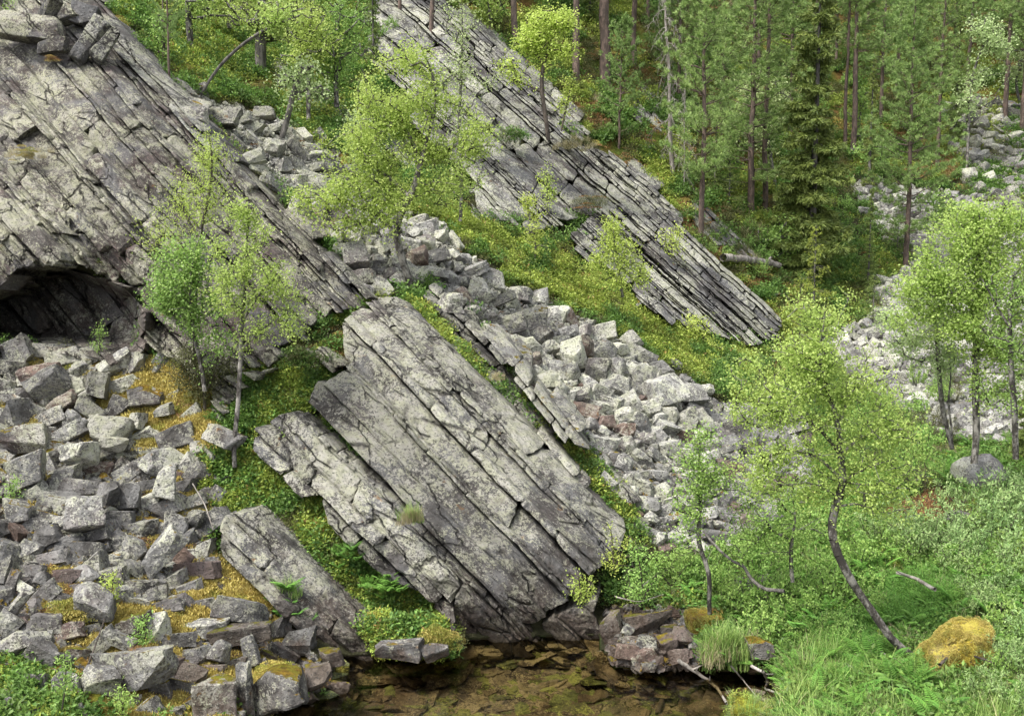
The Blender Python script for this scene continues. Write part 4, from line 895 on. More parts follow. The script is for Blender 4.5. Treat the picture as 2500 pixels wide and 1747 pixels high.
TUFT={
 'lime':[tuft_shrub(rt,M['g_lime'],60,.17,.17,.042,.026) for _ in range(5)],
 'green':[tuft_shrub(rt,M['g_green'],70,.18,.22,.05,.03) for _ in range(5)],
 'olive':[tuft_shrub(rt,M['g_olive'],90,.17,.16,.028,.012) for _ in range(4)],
 'moss':[tuft_moss(rt,M['g_moss']) for _ in range(4)],
 'mossgreen':[tuft_moss(rt,M['g_mossgreen']) for _ in range(4)],
 'rust':[tuft_moss(rt,M['g_rust'],90,.15,.03) for _ in range(3)],
 'grass':[tuft_grass(rt,M['g_grass'],34,.36,.12,.010,.7) for _ in range(5)],
 'straw':[tuft_grass(rt,M['g_straw'],70,.26,.12,.006,.8) for _ in range(3)],
 'horse':[tuft_shrub(rt,M['g_horse'],220,.15,.28,.035,.006) for _ in range(4)],
 'fern':[tuft_fern(rt,M['g_horse']) for _ in range(4)],
}
TKEY=[];TM=[]
for k_,l_ in TUFT.items():
    for m_ in l_: TKEY.append(k_); TM.append(m_)
TIDX={k_:[i for i,x in enumerate(TKEY) if x==k_] for k_ in TUFT}
def cover(name,label,zones,mixp,density,size=(.8,1.4),thr=None,warp=40,avoid=None,noise_mix=True,sink=.02,far=1.0,wider=False):
    """mixp: list of (kind, weight); kinds change with a slow noise so that patches form"""
    p=field_pts(zones,density,rt,warp=warp,avoid=avoid,thr=thr)
    p=p[(~inside(POND,p[:,0],p[:,1]))&(~inside([(1640,1590),(1700,1620),(1925,1628),(1925,1730),(1900,1800),(1800,1900),(1640,1900)],p[:,0],p[:,1]))]
    for pg in (A_POLY,C_POLY,D_POLY,F_POLY,G_POLY,J_POLY,E_POLY):
        p=p[~(inside(pg,p[:,0],p[:,1])&(edge_dist(pg,p[:,0],p[:,1])>14))]
    Y=Tg(p[:,0],p[:,1]); 
    keep=rt.random(len(p))<np.clip((Y/32)**1.3,.12,1); p=p[keep]; Y=Y[keep]; n=len(p)
    ks=[k for k,_ in mixp]; wt=np.array([w_ for _,w_ in mixp],float)
    sc_arr=np.stack([fbm(p[:,0]/55,p[:,1]/36,100+13*i,4)*4.5+wt[i]*1.6+rt.random(n)*.7 for i in range(len(ks))],1)
    ch=sc_arr.argmax(1); pick=np.array([rt.choice(TIDX[ks[c]]) for c in ch])
    s=rt.uniform(*size,n)*np.clip(Y/20,1,2.2)**.6*far
    pt=P(p[:,0],p[:,1],Y); pt[:,2]-=sink
    scatter(name,label,pt,np.stack([rt.normal(0,.15,n),rt.normal(0,.15,n),rt.uniform(0,6.28,n)],1),np.stack([s,s,s*rt.uniform(.8,1.3,n)],1),pick,TM)
    print('COVER',name,n); return n
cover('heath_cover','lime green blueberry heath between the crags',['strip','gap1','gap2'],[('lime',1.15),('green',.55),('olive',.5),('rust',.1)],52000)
cover('slope_cover','green and rusty undergrowth on the slope above the great cliff',['upleft'],[('lime',.95),('green',.75),('moss',.45),('olive',.45),('rust',.3)],34000)
cover('forest_floor','mossy undergrowth of the pine forest slope',['forest','forest2'],[('lime',.75),('green',.65),('olive',.7),('moss',.4),('rust',.5),('straw',.0)],24000,thr=(.36,30),far=1.1)
cover('valley_cover','green undergrowth on the flat ground beside the pond',['ground'],[('lime',.6),('green',1.1),('olive',.35)],46000,avoid=[Z['horse'],Z['horse2'],Z['brush']],thr=(.30,50))
cover('ledge_cover','leafy cover on the ledges between the slabs',['mid','ledge','ledge2'],[('lime',1.05),('green',.85),('olive',.65),('mossgreen',.3),('rust',.35)],80000)
cover('tongue_moss','golden moss tongue running down the block scree',['tongue','bank','bottom'],[('moss',1.3),('mossgreen',.5),('rust',.1)],90000,thr=(.34,45),size=(.9,1.7),sink=-.05)
cover('scree_moss','golden moss between the scree blocks',['scree_l'],[('moss',1.1),('mossgreen',.3),('rust',.5)],40000,thr=(.53,46),size=(.6,1.2),sink=-.04)
cover('scree_moss_thin','thin rusty moss in the hollows of the talus',['scree_m','scree_u'],[('moss',.5),('rust',1.1),('mossgreen',.0)],9000,thr=(.60,30),size=(.6,1.0))
cover('corner_shrubs','green shrubs in the lower corner of the bank',['front'],[('lime',.9),('green',.9),('mossgreen',.2)],90000)
cover('dry_litter','rusty litter and pale lichen on the ledge',['litter','brush'],[('rust',1.2),('olive',.5),('straw',.3)],50000)
cover('pond_bank_moss','green gold moss hanging at the waterline',['fern_bank'],[('mossgreen',1.2),('lime',.6),('moss',.4)],90000)
cover('horsetail_patch','bright green horsetails in the wet hollow',['horse','horse2'],[('horse',1.5),('fern',.5),('green',.2)],80000,size=(.8,1.3))
cover('bank_grass','tall grass with dry straw along the pond outlet',['grassy'],[('grass',.75),('straw',.6),('green',.9),('olive',.4),('lime',.4)],60000,size=(.5,1.6),thr=(.38,24))
cover('dry_tangle','dry straw and brown tangle between the green herbs of the bank',['grassy','ground'],[('straw',1.0),('olive',.8),('fern',.5),('grass',.6)],16000,size=(.7,1.5),avoid=[Z['brush']])
cover('valley_ferns','ferns and herbs in the valley undergrowth',['ground'],[('fern',1.0),('grass',.7),('horse',.3)],9000,avoid=[Z['brush']],size=(.6,1.1))
Z['all']=[(-100,-80),(2600,-80),(2600,1800),(-100,1800)]
cover('gap_cover','low undergrowth filling the gaps between rocks and stones',['all'],[('green',.9),('olive',.7),('lime',.5),('moss',.1)],9000,avoid=[Z[k] for k in('scree_l','scree_m','scree_r','scree_f','scree_u','tongue','bank','bed','strip','forest','ground')]+[CAVE,POND,Z['stones_p'],[(1100,1480),(1500,1480),(1500,1640),(1100,1640)],[(640,1480),(930,1480),(930,1680),(640,1680)]],warp=0)
# single clumps on the rocks
def clump(name,label,cat,spots,kinds,rad=.25,n=26,scale=.8):
    root=None; us_=[];
    for (u,v,dy) in spots:
        Yc_=float(Tg(u,v)[0])-dy; c0=P(u,v,Yc_)
        V=[];F=[];tn=[];o=0;mi=[];mats=[]
        for k in range(n):
            kk=kinds[int(rt.integers(0,len(kinds)))]; src=TUFT[kk][int(rt.integers(0,len(TUFT[kk])))]
            nv_=len(src.vertices); co=np.empty(nv_*3,np.float32); src.vertices.foreach_get('co',co); co=co.reshape(-1,3)
            nf=len(src.polygons); lf=np.empty(nf*4,np.int32); src.loops.foreach_get('vertex_index',lf); t_=np.empty(nv_,np.float32); src.attributes['tint'].data.foreach_get('value',t_)
            a=rt.uniform(0,6.28); Rm=np.array([[math.cos(a),-math.sin(a),0],[math.sin(a),math.cos(a),0],[0,0,1]])
            of=rt.normal(0,rad*.5,3)*np.array([1,.4,.5]); of[2]-=abs(of[0])*.25
            V.append(co@Rm.T*scale*rt.uniform(.7,1.2)+of); F.append(lf.reshape(-1,4)+o); o+=nv_; tn.append(t_)
            if src.materials[0] not in mats: mats.append(src.materials[0])
            mi+= [mats.index(src.materials[0])]*nf
        me=mesh_np(name,np.vstack(V),np.vstack(F),None,np.concatenate(tn))
        for m_ in mats: me.materials.append(m_)
        me.polygons.foreach_set('material_index',np.array(mi,np.int32)); me.update()
        o_=new_obj(name,me); o_.location=Vector(c0); tag(o_,label,cat)
clump('grass_tussock','straw coloured grass tussock hanging from the long black cleft','grass tussock',[(1010,1262,1.4)],['straw','straw','grass'],.14,22,.75)
clump('grass_tussock','green tussock with straw skirts on the inlet bank','grass tussock',[(1775,1590,.3)],['grass','straw','grass'],.32,40,1.1)
clump('grass_tussock','small green grass tuft on yellow moss among scree blocks','grass tussock',[(362,1560,.2)],['grass'],.12,12,.6)
clump('fern_clump','fern clump growing at the foot of the waterside slab','fern',[(710,1490,.5)],['fern','fern','green'],.25,16,.5)
clump('herb_clump','tall herb above the fern at the waterside slab','herb',[(705,1440,.6)],['fern','grass'],.12,8,.8)
clump('fern_clump','fern clump at the top of the mossy waterside bank','fern',[(855,1355,.5)],['fern','fern','lime'],.25,14,.5)
clump('fern_clump','fern clump in the middle of the mossy waterside bank','fern',[(940,1430,.5)],['fern','fern','green'],.3,20,.5)
clump('lichen_cushion','pale lichen cushion on the top edge of the central crag','lichen cushion',[(1212,922,1.4)],['straw','olive'],.14,18,.35)
clump('heather_cushion','dark heather cushion on the grey ridge crag','heather',[(1250,335,1.5)],['olive','green'],.5,40,1.2)
clump('heather_cushion','lichen grey heather at the birch foot on the ridge crag','heather',[(1400,350,1.6)],['olive','straw','olive'],.5,40,1.1)
clump('heather_cushion','reddish heather patch above the wedge crag','heather',[(1440,495,1.5)],['olive','rust','olive'],.5,34,1.3)
clump('juniper','olive juniper on the ledge over the broken slabs','juniper',[(735,880,.8)],['green','olive','olive'],.35,44,1.0)
clump('moss_cushion','golden moss in a crack of the great cliff','moss cushion',[(60,370,.9)],['moss','mossgreen','straw'],.3,26,.7)

def fuzz(o,kinds,n,name,label):
    me=o.data; nvx=len(me.vertices); co=np.empty(nvx*3,np.float32); me.vertices.foreach_get('co',co); co=co.reshape(-1,3); no=np.empty(nvx*3,np.float32); me.vertices.foreach_get('normal',no); no=no.reshape(-1,3)
    ok=np.nonzero(no[:,2]>-.35)[0]; ii=rt.choice(ok,n); s=np.array(o.scale)
    pts_=co[ii]*s; 
    rot=[]; 
    for q in no[ii]/s: rot.append(Vector(q).to_track_quat('Z','Y').to_euler()[:])
    sc_=rt.uniform(.30,.6,(n,1))*np.ones((1,3)); pk_=[rt.choice(TIDX[kinds[int(rt.integers(0,len(kinds)))]]) for _ in range(n)]
    f_=scatter(name,None,pts_+np.array(o.location),np.array(rot),sc_,pk_,TM,kind='stuff')
    f_.parent=o; f_.matrix_parent_inverse=Matrix.LocRotScale(o.location,None,o.scale).inverted()
fuzz(hm,['moss','moss','moss','mossgreen'],520,'moss',None)
fuzz(hm2,['mossgreen','grass','lime'],120,'moss',None)
fuzz(hm4,['moss','mossgreen','rust'],120,'moss',None)

clump('moss_cushion','olive moss cushion hanging over the water below the ferns','moss cushion',[(985,1530,.30)],['mossgreen','mossgreen','moss'],.30,190,1.0)
clump('moss_cushion','smaller green gold moss cushion at the water end of the fern bank','moss cushion',[(1070,1552,.30)],['mossgreen','mossgreen','moss'],.20,100,.9)
clump('moss_cushion','golden moss shelf left of the hanging moss cushion','moss cushion',[(915,1520,.30)],['mossgreen','moss','lime'],.25,110,1.0)

clump('moss_patch','round orange moss patch on the largest flat topped block','moss patch',[(340,1596,.75)],['rust','moss'],.16,40,.6)
clump('moss_patch','rusty moss on the shoulder of the great cliff','moss patch',[(128,142,1.2),],['rust','moss'],.12,20,.6)
clump('moss_cushion','pale lichen and moss cushion beneath the tall pale block','moss cushion',[(170,1490,.35)],['moss','mossgreen','moss'],.30,70,1.0)
clump('moss_cushion','golden moss cushion beside the upright pillar','moss cushion',[(670,1640,.7)],['moss','mossgreen'],.22,60,.9)
# ------------------------------------------------------------ trees
def tubes(A,B,ra,rb,sides=5):
    """frustums between points A and B"""
    A=np.asarray(A);B=np.asarray(B);d=B-A; d/= (np.linalg.norm(d,axis=1,keepdims=True)+1e-9)
    ref=np.where(np.abs(d[:,2:3])<.9,np.array([[0,0,1.]]),np.array([[1.,0,0]])); x=np.cross(d,ref); x/=np.linalg.norm(x,axis=1,keepdims=True); y=np.cross(d,x)
    ang=np.arange(sides)*2*math.pi/sides; n=len(A)
    ca=np.cos(ang)[None,:,None]; sa=np.sin(ang)[None,:,None]
    ring=x[:,None]*ca+y[:,None]*sa
    V=np.concatenate([A[:,None]+ring*np.asarray(ra)[:,None,None],B[:,None]+ring*np.asarray(rb)[:,None,None]],1).reshape(-1,3)
    F=[]
    for i in range(sides):
        j=(i+1)%sides; b0=np.arange(n)*2*sides; F.append(np.stack([b0+i,b0+j,b0+sides+j,b0+sides+i],1))
    return V,np.vstack(F)
def skeleton(trunk,att,rng,step=.14,wig=.35,up=.25):
    """trunk polylines (list of arrays) + attractors -> nodes, parents; each attractor gets a curved limb"""
    nodes_=[];par=[]
    for line in trunk:
        line=np.asarray(line,float); prev=-1
        if nodes_: 
            dd=np.linalg.norm(np.array(nodes_)-line[0],axis=1); prev=int(dd.argmin()); line=np.vstack([nodes_[prev],line[1:]])
        pts_=[]
        for i in range(len(line)-1):
            k=max(1,int(np.linalg.norm(line[i+1]-line[i])/step))
            for j in range(k): pts_.append(line[i]+(line[i+1]-line[i])*j/k)
        pts_.append(line[-1]); pts_=np.array(pts_)
        for _ in range(2):
            if len(pts_)>2: pts_[1:-1]=.25*pts_[:-2]+.5*pts_[1:-1]+.25*pts_[2:]
        st=1 if prev>=0 else 0
        for i,p in enumerate(pts_[st:]):
            nodes_.append(p); par.append(prev); prev=len(nodes_)-1
    nt_=len(nodes_); ND=np.zeros((nt_+len(att)*14,3)); ND[:nt_]=nodes_; n=nt_; par=par+[0]*(len(att)*14)
    dT=np.array([np.linalg.norm(ND[:nt_]-a,axis=1).min() for a in att]) if len(att) else []
    tips=[]
    for ai in np.argsort(dT):
        a=att[ai]; d=ND[:n]-a; dist=np.linalg.norm(d,axis=1)
        cost=dist+np.maximum(0,d[:,2]-(.0))*.9+np.maximum(0,.0-d[:,2])*.0
        cost=cost+np.where(np.arange(n)<nt_*.12,5,0)
        s=int(cost.argmin()); p0=ND[s]; L=dist[s]; k=int(min(13,max(1,L/step))); perp=rng.normal(0,1,3)*wig*L*.25
        prev=s
        for j in range(1,k+1):
            t=j/k; p=p0+(a-p0)*t+perp*math.sin(t*math.pi)+np.array([0,0,up*L*.35])*math.sin(t*math.pi)+rng.normal(0,.012,3)
            ND[n]=p; par[n]=prev; prev=n; n+=1
        tips.append((prev,s))
    return ND[:n],np.array(par[:n]),nt_,tips
def wood_mesh(name,ND,par,nt_,r_base,r_tip=.0018,mat=None,ex=2.3,trunk_min=.5,sides=6):
    n=len(ND); child=[[] for _ in range(n)]; acc=np.zeros(n)
    for i in range(n-1,-1,-1):
        if acc[i]==0: acc[i]=r_tip**ex
        if par[i]>=0: acc[par[i]]+=acc[i]*(1 if True else 0)
    r=acc**(1/ex); r=r*(r_base/max(r[0],1e-6)) if r[0]>0 else r; r=np.maximum(r,r_tip)
    i=np.array([k for k in range(n) if par[k]>=0]); p=par[i]
    big=r[i]>.012
    V1,F1=tubes(ND[p[big]],ND[i[big]],np.minimum(r[p[big]],r[i[big]]*1.35),r[i[big]],sides) if big.any() else (np.zeros((0,3)),np.zeros((0,4),int))
    sm=~big; V2,F2=tubes(ND[p[sm]],ND[i[sm]],np.minimum(r[p[sm]],r[i[sm]]*1.3),r[i[sm]],3) if sm.any() else (np.zeros((0,3)),np.zeros((0,4),int))
    return mesh_np(name,np.vstack([V1,V2]),np.vstack([F1,F2+len(V1)]),mat,smooth=True)
def sample_crown(ells,Y,rng,dfac=.8,gap=.42):
    out=[]
    for (u,v,ru,rv,n) in ells:
        k=0; tries=0
        while k<n and tries<n*12:
            tries+=1; q=rng.normal(size=3); q/=np.linalg.norm(q); q*=rng.random()**.45
            uu,vv=u+q[0]*ru,v+q[1]*rv
            if vnoise(uu/38+Y,vv/30,3)*.5+vnoise(uu/17,vv/13,4)*.5<gap+.05: continue
            out.append(P(uu,vv,Y+q[2]*ru*dfac*mpp(Y))); k+=1
    return np.array(out)
def leaves(att,base_pts,rng,per,spread,ln,wd,droop=.3,name='crown',mat=None,top=None):
    per=int(per*1.6); n=len(att)*per; c=np.repeat(att,per,0); b=np.repeat(base_pts,per,0); t=rng.random((n,1))
    c=b*(1-t)+c*t*1.0; c=c+rng.normal(0,spread,(n,3))
    d=rng.normal(0,1,(n,3)); d[:,2]-=droop
    nr=rng.normal(0,.55,(n,3)); nr[:,2]+=.8; nr[:,1]-=.25
    V,F=leaf_quads(c,d,nr,ln*rng.uniform(.65,1.25,n),wd*rng.uniform(.7,1.2,n),.12)
    tint=np.clip(np.repeat(rng.random(len(att)),per)*.45+rng.random(n)*.55,0,1)
    return mesh_np(name,V,F,mat,np.repeat(tint,4))
def pxline(L,Y,rng=None,wob=.0):
    a=np.array([P(u,v,Y) for u,v in L]); 
    if rng is not None: a[1:,1]+=np.cumsum(rng.normal(0,wob,len(a)-1))
    return a
def birch(name,label,cat,base,trunks,ells,Y=None,r=.06,per=16,spread=.075,leaf='leaf_birch',bark='bark_birch',ln=.042,wd=.034,seed=1,dfac=.8,gap=.42,up=.25,step=.14,group=None):
    rng=np.random.default_rng(seed)
    if Y is None: Y=float(Tg(*base)[0])-.05
    lines=[pxline(t,Y,rng,.05) for t in trunks]
    att=sample_crown(ells,Y,rng,dfac,gap)
    ND,par,nt_,tips=skeleton(lines,att,rng,step=step,up=up)
    root=empty(name,Vector(lines[0][0]),label,cat,group)
    def add(nm,me,mt):
        me.transform(Matrix.Translation(-Vector(lines[0][0]))); return new_obj(nm,me,root,None)
    w_=wood_mesh('trunk',ND,par,nt_,r,mat=M[bark]); add('trunk',w_,None)
    tp=np.array([t[0] for t in tips]); endp=ND[tp]
    bk=tp.copy()
    for _ in range(3): bk=np.where(par[bk]>=0,par[bk],bk)
    cr=leaves(endp,ND[bk],rng,per,spread,ln,wd,mat=M[leaf]); add('crown',cr,None)
    return root
B=birch
B('crooked_birch','crooked birch with dark curving trunk leaning out from the golden boulder','birch',(2247,1619),
  [[(2254,1632),(2224,1593),(2190,1572),(2164,1555),(2148,1520),(2128,1488),(2089,1439),(2062,1390),(2037,1349),(2024,1310),(2026,1278),(2036,1240),(2052,1205),(2060,1175),(2048,1104),(2052,1048),(2030,992),(2003,917),(1990,861),(2000,805),(2003,740)],
   [(2052,1048),(2071,955),(2085,920),(2110,890),(2130,850)],[(2050,1100),(1990,1030),(1930,1010),(1870,1000)],[(2050,1120),(2120,1050),(2200,1045)],[(2055,1185),(2020,1130),(1980,1100),(1900,1090)],[(2062,1175),(2110,1140),(2180,1120)]],
  [(2005,750,100,70,60),(1985,850,140,80,100),(1950,980,160,80,120),(2110,960,120,80,84),(2090,1070,160,70,100),(1890,1110,130,60,74),(2160,1160,120,60,74),(2040,900,130,80,64),(1830,1000,90,50,44),(2180,1230,100,40,44),(1900,1180,100,50,50),(2010,1190,90,50,44),(1950,900,150,70,60),(2210,1060,70,60,36),(1840,900,60,50,24)],
  Y=12.45,r=.055,per=17,seed=5,ln=.036,wd=.030,gap=.43,spread=.08)
B('middle_birch','full round birch with forked dark trunk between the crags and upper talus','birch',(1008,712),
  [[(1013,722),(998,680),(987,644),(978,610),(969,580),(966,540),(985,515),(1010,490),(1022,450),(1028,400),(1040,356),(1055,318),(1070,243),(1060,180),(1030,120)],
   [(1028,400),(1015,360),(1000,330),(960,270)],[(1028,410),(1090,370),(1130,350)],[(969,560),(930,520),(860,500)],[(1010,480),(950,430),(900,400)]],
  [(1000,140,80,50,36),(975,210,130,80,80),(930,290,120,80,76),(1040,300,140,90,90),(860,380,120,80,70),(960,410,150,90,100),(1130,350,90,60,44),(830,480,100,60,46),(940,500,130,50,60),(750,495,60,40,24),(1080,460,80,50,30),(860,560,80,34,24),(1190,310,50,40,16)],
  r=.08,per=24,seed=8,spread=.12,ln=.055,wd=.044,gap=.43,leaf='leaf_mid',step=.22)
B('slender_birch','slender birch with pinkish trunk standing on the green ledge by the scree','birch',(573,1134),
  [[(573,1140),(570,1090),(573,1048),(578,985),(580,920),(580,861),(582,820),(588,786),(594,720),(599,655),(599,580),(606,520),(602,465)],[(588,790),(620,740),(660,690)],[(590,760),(550,710),(530,640)],[(582,850),(640,800),(690,770)]],
  [(600,500,60,50,34),(590,570,90,55,60),(615,650,120,60,90),(570,720,100,50,60),(665,720,80,50,50),(700,790,70,50,40),(620,800,60,40,24),(550,640,70,50,36)],
  Y=15.9,r=.038,per=13,seed=12,ln=.042,wd=.034,gap=.42)
B('leafy_birch','bushy young birch shading the right end of the dark cave','birch',(478,900),
  [[(500,955),(492,900),(476,830),(470,760),(475,690),(480,640),(492,590),(500,560)],[(476,830),(430,780),(390,720)],[(470,760),(520,730)]],
  [(400,660,75,50,60),(440,710,100,60,90),(400,740,70,40,40),(480,640,80,50,55),(500,760,80,50,55),(460,600,60,40,30),(540,830,60,40,24)],
  Y=16.6,r=.035,per=18,seed=14,leaf='leaf_fresh',ln=.045,wd=.038,gap=.4)
B('rowan_sapling','tall thin rowan with feathery lime leaves in front of the great cliff','rowan',(500,920),
  [[(478,900),(478,800),(484,650),(491,584),(505,520),(517,468),(520,420),(524,380),(512,320)],[(491,584),(450,520),(430,470)],[(508,510),(560,460)],[(484,640),(420,560),(390,540)]],
  [(505,330,36,36,16),(520,390,60,40,30),(470,450,80,50,36),(540,450,50,40,18),(430,480,60,40,18),(500,520,60,40,18),(360,560,60,40,18),(400,600,60,40,16)],
  Y=17.0,r=.035,per=18,seed=15,leaf='leaf_lime',bark='bark_dark',ln=.05,wd=.018,spread=.09,gap=.38)
B('olive_bush','olive green bush under the slender birch at the moss tongue','bush',(500,985),
  [[(500,1000),(500,940),(490,880)],[(500,960),(450,900),(430,880)],[(500,950),(540,890)]],
  [(480,870,70,50,60),(450,910,60,40,36),(530,900,50,50,36),(490,940,60,30,26)],Y=16.9,r=.03,per=22,seed=16,leaf='g_olive',bark='bark_dark',ln=.04,wd=.02)
B('ridge_birch','small lime birch with bent dark trunk rooted on the grey ridge crag','birch',(1339,337),
  [[(1339,342),(1335,300),(1328,260),(1321,225),(1318,190),(1325,160),(1339,120),(1350,60)],[(1325,220),(1290,205),(1255,195)],[(1325,165),(1300,130),(1290,100)]],
  [(1345,50,70,40,60),(1320,100,70,40,60),(1370,110,50,40,36),(1290,120,40,30,20),(1250,170,40,30,18),(1380,60,40,30,20)],Y=29.5,r=.07,per=20,spread=.12,ln=.075,wd=.06,seed=18,leaf='leaf_lime',bark='bark_dark',step=.25)
B('ridge_sapling','tiny lime sapling right of the bent birch on the ridge crag','sapling',(1373,318),
  [[(1370,320),(1380,270),(1390,230),(1398,195)]],[(1396,200,24,22,14),(1385,250,28,24,12)],Y=29.5,r=.03,per=16,spread=.1,ln=.07,wd=.05,seed=19,leaf='leaf_lime',bark='bark_dark',step=.2)
B('sparse_birch','tall sparse birch with thin upright stem in front of the ridge crag','birch',(1118,370),
  [[(1118,390),(1120,320),(1124,230),(1127,150),(1128,60),(1126,-60)]],[(1125,30,60,50,24),(1120,110,80,60,34),(1110,200,80,60,34),(1130,290,70,50,24),(1180,200,60,40,16)],Y=29,r=.05,per=12,spread=.12,ln=.065,wd=.05,seed=20,leaf='leaf_pale',bark='bark_grey',step=.25)
B('thin_birch','thin pale birch at the foot of the ridge crag on the heath','birch',(1130,535),
  [[(1124,540),(1126,480),(1128,420),(1122,360)]],[(1125,400,50,50,30),(1150,440,50,40,20),(1100,460,40,50,20)],Y=24.8,r=.045,per=14,spread=.1,ln=.055,wd=.045,seed=21,step=.2)
for i,(u,v,t,w_,lab) in enumerate([(1305,640,540,34,'wispy double stemmed birch sapling on the lime heath'),(1335,530,405,40,'wispy lime sapling before the grey ridge crag'),(1640,620,560,44,'small birch sprouting on the wedge crag'),(1290,545,480,30,'thin sapling at the foot of the ridge crag')]):
    B('birch_sapling',lab,'sapling',(u,v),[[(u,v),(u+3,(v+t)/2),(u-2,t)]],[(u,t+14,w_*.7,26,18),(u+4,(v+t)/2,w_,34,20)],Y=float(Tg(u,v)[0])-(1.6 if i==2 else .4),r=.03,per=12,spread=.10,ln=.055,wd=.045,seed=30+i,leaf='leaf_lime',bark='bark_grey',step=.2)
B('young_rowan','yellow green young rowan before the wedge crag','rowan',(1520,720),[[(1520,725),(1510,660),(1500,600),(1495,550)],[(1512,660),(1550,640)]],
  [(1492,560,30,34,30),(1500,620,60,40,50),(1530,670,60,34,36),(1480,650,40,34,20)],Y=24.5,r=.04,per=22,spread=.12,ln=.08,wd=.03,seed=40,leaf='leaf_lime',bark='bark_grey',step=.2)
B('fern_rowan','low rowan with feathery leaves on the heath beneath the wedge crag','rowan',(1710,850),[[(1712,870),(1715,830),(1720,800)]],
  [(1700,810,60,28,34),(1740,840,40,26,20)],r=.03,per=18,spread=.14,ln=.09,wd=.035,seed=41,leaf='leaf_lime',bark='bark_dark',step=.2)
B('right_birch','bright broad birch crown at the picture edge before the pale scree','birch',(2384,1110),
  [[(2378,1130),(2386,1060),(2382,980),(2384,880),(2382,780),(2386,700),(2390,620),(2400,540)],[(2384,880),(2440,820),(2480,760)],[(2382,800),(2330,740),(2280,700)]],
  [(2400,520,110,60,80),(2350,590,130,70,130),(2440,620,110,80,120),(2290,680,110,60,110),(2400,720,120,70,120),(2230,760,80,60,60),(2340,800,110,60,90),(2460,800,80,80,70),(2440,920,90,70,60),(2500,560,80,80,60)],
  Y=17.5,r=.06,per=20,seed=50,spread=.09,ln=.052,wd=.042,leaf='leaf_birch',gap=.40)
B('twin_birch','twin stemmed birch standing on the pale scree behind the crooked birch','birch',(2300,1100),
  [[(2325,1095),(2322,1040),(2310,980),(2320,920),(2315,850)],[(2325,1090),(2300,1000),(2290,930),(2284,850),(2280,780)]],
  [(2270,780,80,50,60),(2240,840,90,50,60),(2310,860,80,50,50),(2280,720,80,50,50),(2190,770,60,50,30)],
  Y=18.4,r=.045,per=16,seed=51,spread=.09,ln=.05,wd=.04,leaf='leaf_pale',gap=.42)
B('edge_birch','dark branched birch reaching in from the picture edge','birch',(2475,1080),
  [[(2480,1120),(2474,1000),(2466,900),(2462,780),(2470,680)],[(2466,800),(2420,720),(2400,680)],[(2466,880),(2510,820)]],
  [(2470,690,60,60,30),(2450,800,70,50,30),(2490,860,60,60,34),(2430,960,70,50,26),(2500,740,60,60,30)],
  Y=16.8,r=.05,per=12,seed=52,leaf='leaf_fresh')
B('pond_sapling','light birch sapling rooted in the moss right of the pond','birch',(1732,1495),
  [[(1733,1500),(1728,1450),(1735,1400),(1722,1370),(1705,1330),(1712,1260),(1712,1180),(1711,1100),(1712,1040)],[(1722,1375),(1760,1300),(1800,1250)]],
  [(1712,1060,50,40,30),(1705,1120,80,44,50),(1730,1180,90,40,50),(1680,1200,70,40,34),(1780,1160,60,40,30),(1700,1270,80,40,30)],
  Y=14.0,r=.035,per=12,seed=54,leaf='leaf_fresh',ln=.04,wd=.03)
B('pond_birch','leafy birch sapling on the bank between the two curved stems','birch',(1900,1340),
  [[(1935,1420),(1930,1350),(1940,1250),(1920,1180)]],[(1900,1200,90,50,50),(1850,1260,90,50,50),(1950,1280,80,50,40),(1830,1320,80,50,36)],
  Y=14.2,r=.03,per=14,seed=55,leaf='leaf_fresh',ln=.04,wd=.03)
for i,(u,v,du,h,lf,lab) in enumerate([(1570,1430,85,120,'leaf_fresh','tangled bush beside the dark overhang of the central crag'),(1500,1360,50,90,'leaf_lime','small light green bush touching the end of the slabs'),(1420,1440,46,54,'leaf_lime','yellow leaved sprig hanging on the wet rock'),(1640,1400,70,90,'leaf_fresh','leafy bush behind the brown shore stones')]):
    B('bank_bush',lab,'bush',(u,v+20),[[(u,v+30),(u-5,v-h*.3),(u-du*.2,v-h*.8)],[(u,v+20),(u+du*.5,v-h*.3)],[(u,v+20),(u-du*.6,v-h*.2)]],
      [(u,v-h*.6,du,h*.35,26 if i in(0,3) else 9),(u-du*.2,v-h*.1,du*.9,h*.4,30 if i in(0,3) else 10),(u+du*.3,v-h*.3,du*.7,h*.4,22 if i in(0,3) else 7)],Y=(13.6 if i!=1 else 14.3),r=.02,per=13,seed=60+i,leaf=lf,bark='bark_dark',ln=.036,wd=.026,spread=.05,gap=.47)
for i,(u,v,h,lab) in enumerate([(150,1740,150,'willow sprig with pointed green leaves in the lower corner'),(265,1500,120,'yellow green sapling growing before the tall square block'),(345,1590,90,'thin leafy twig arching over the yellow moss'),(25,1250,90,'fresh green sprig at the picture edge on the grey blocks'),(240,880,100,'small sapling before the cave slabs'),(20,60,90,'leafy sprig at the very top corner of the cliff'),(300,1745,70,'low leafy sprig beneath the flat moss topped block'),(690,1110,60,'tiny sprig on the ledge by the slab tops')]):
    B('leafy_sprig',lab,'sprig',(u,v),[[(u,v),(u+8,v-h*.5),(u+4,v-h)]],[(u+4,v-h*.85,30,22,9),(u,v-h*.5,40,26,10)],Y=float(Tg(u,v)[0])-(.25 if i!=5 else .9),r=.010,per=12,spread=.04,ln=.05,wd=.018,seed=80+i,leaf=('leaf_lime' if i in(1,) else 'leaf_fresh'),bark='bark_dark',up=.1,gap=.2,step=.08)
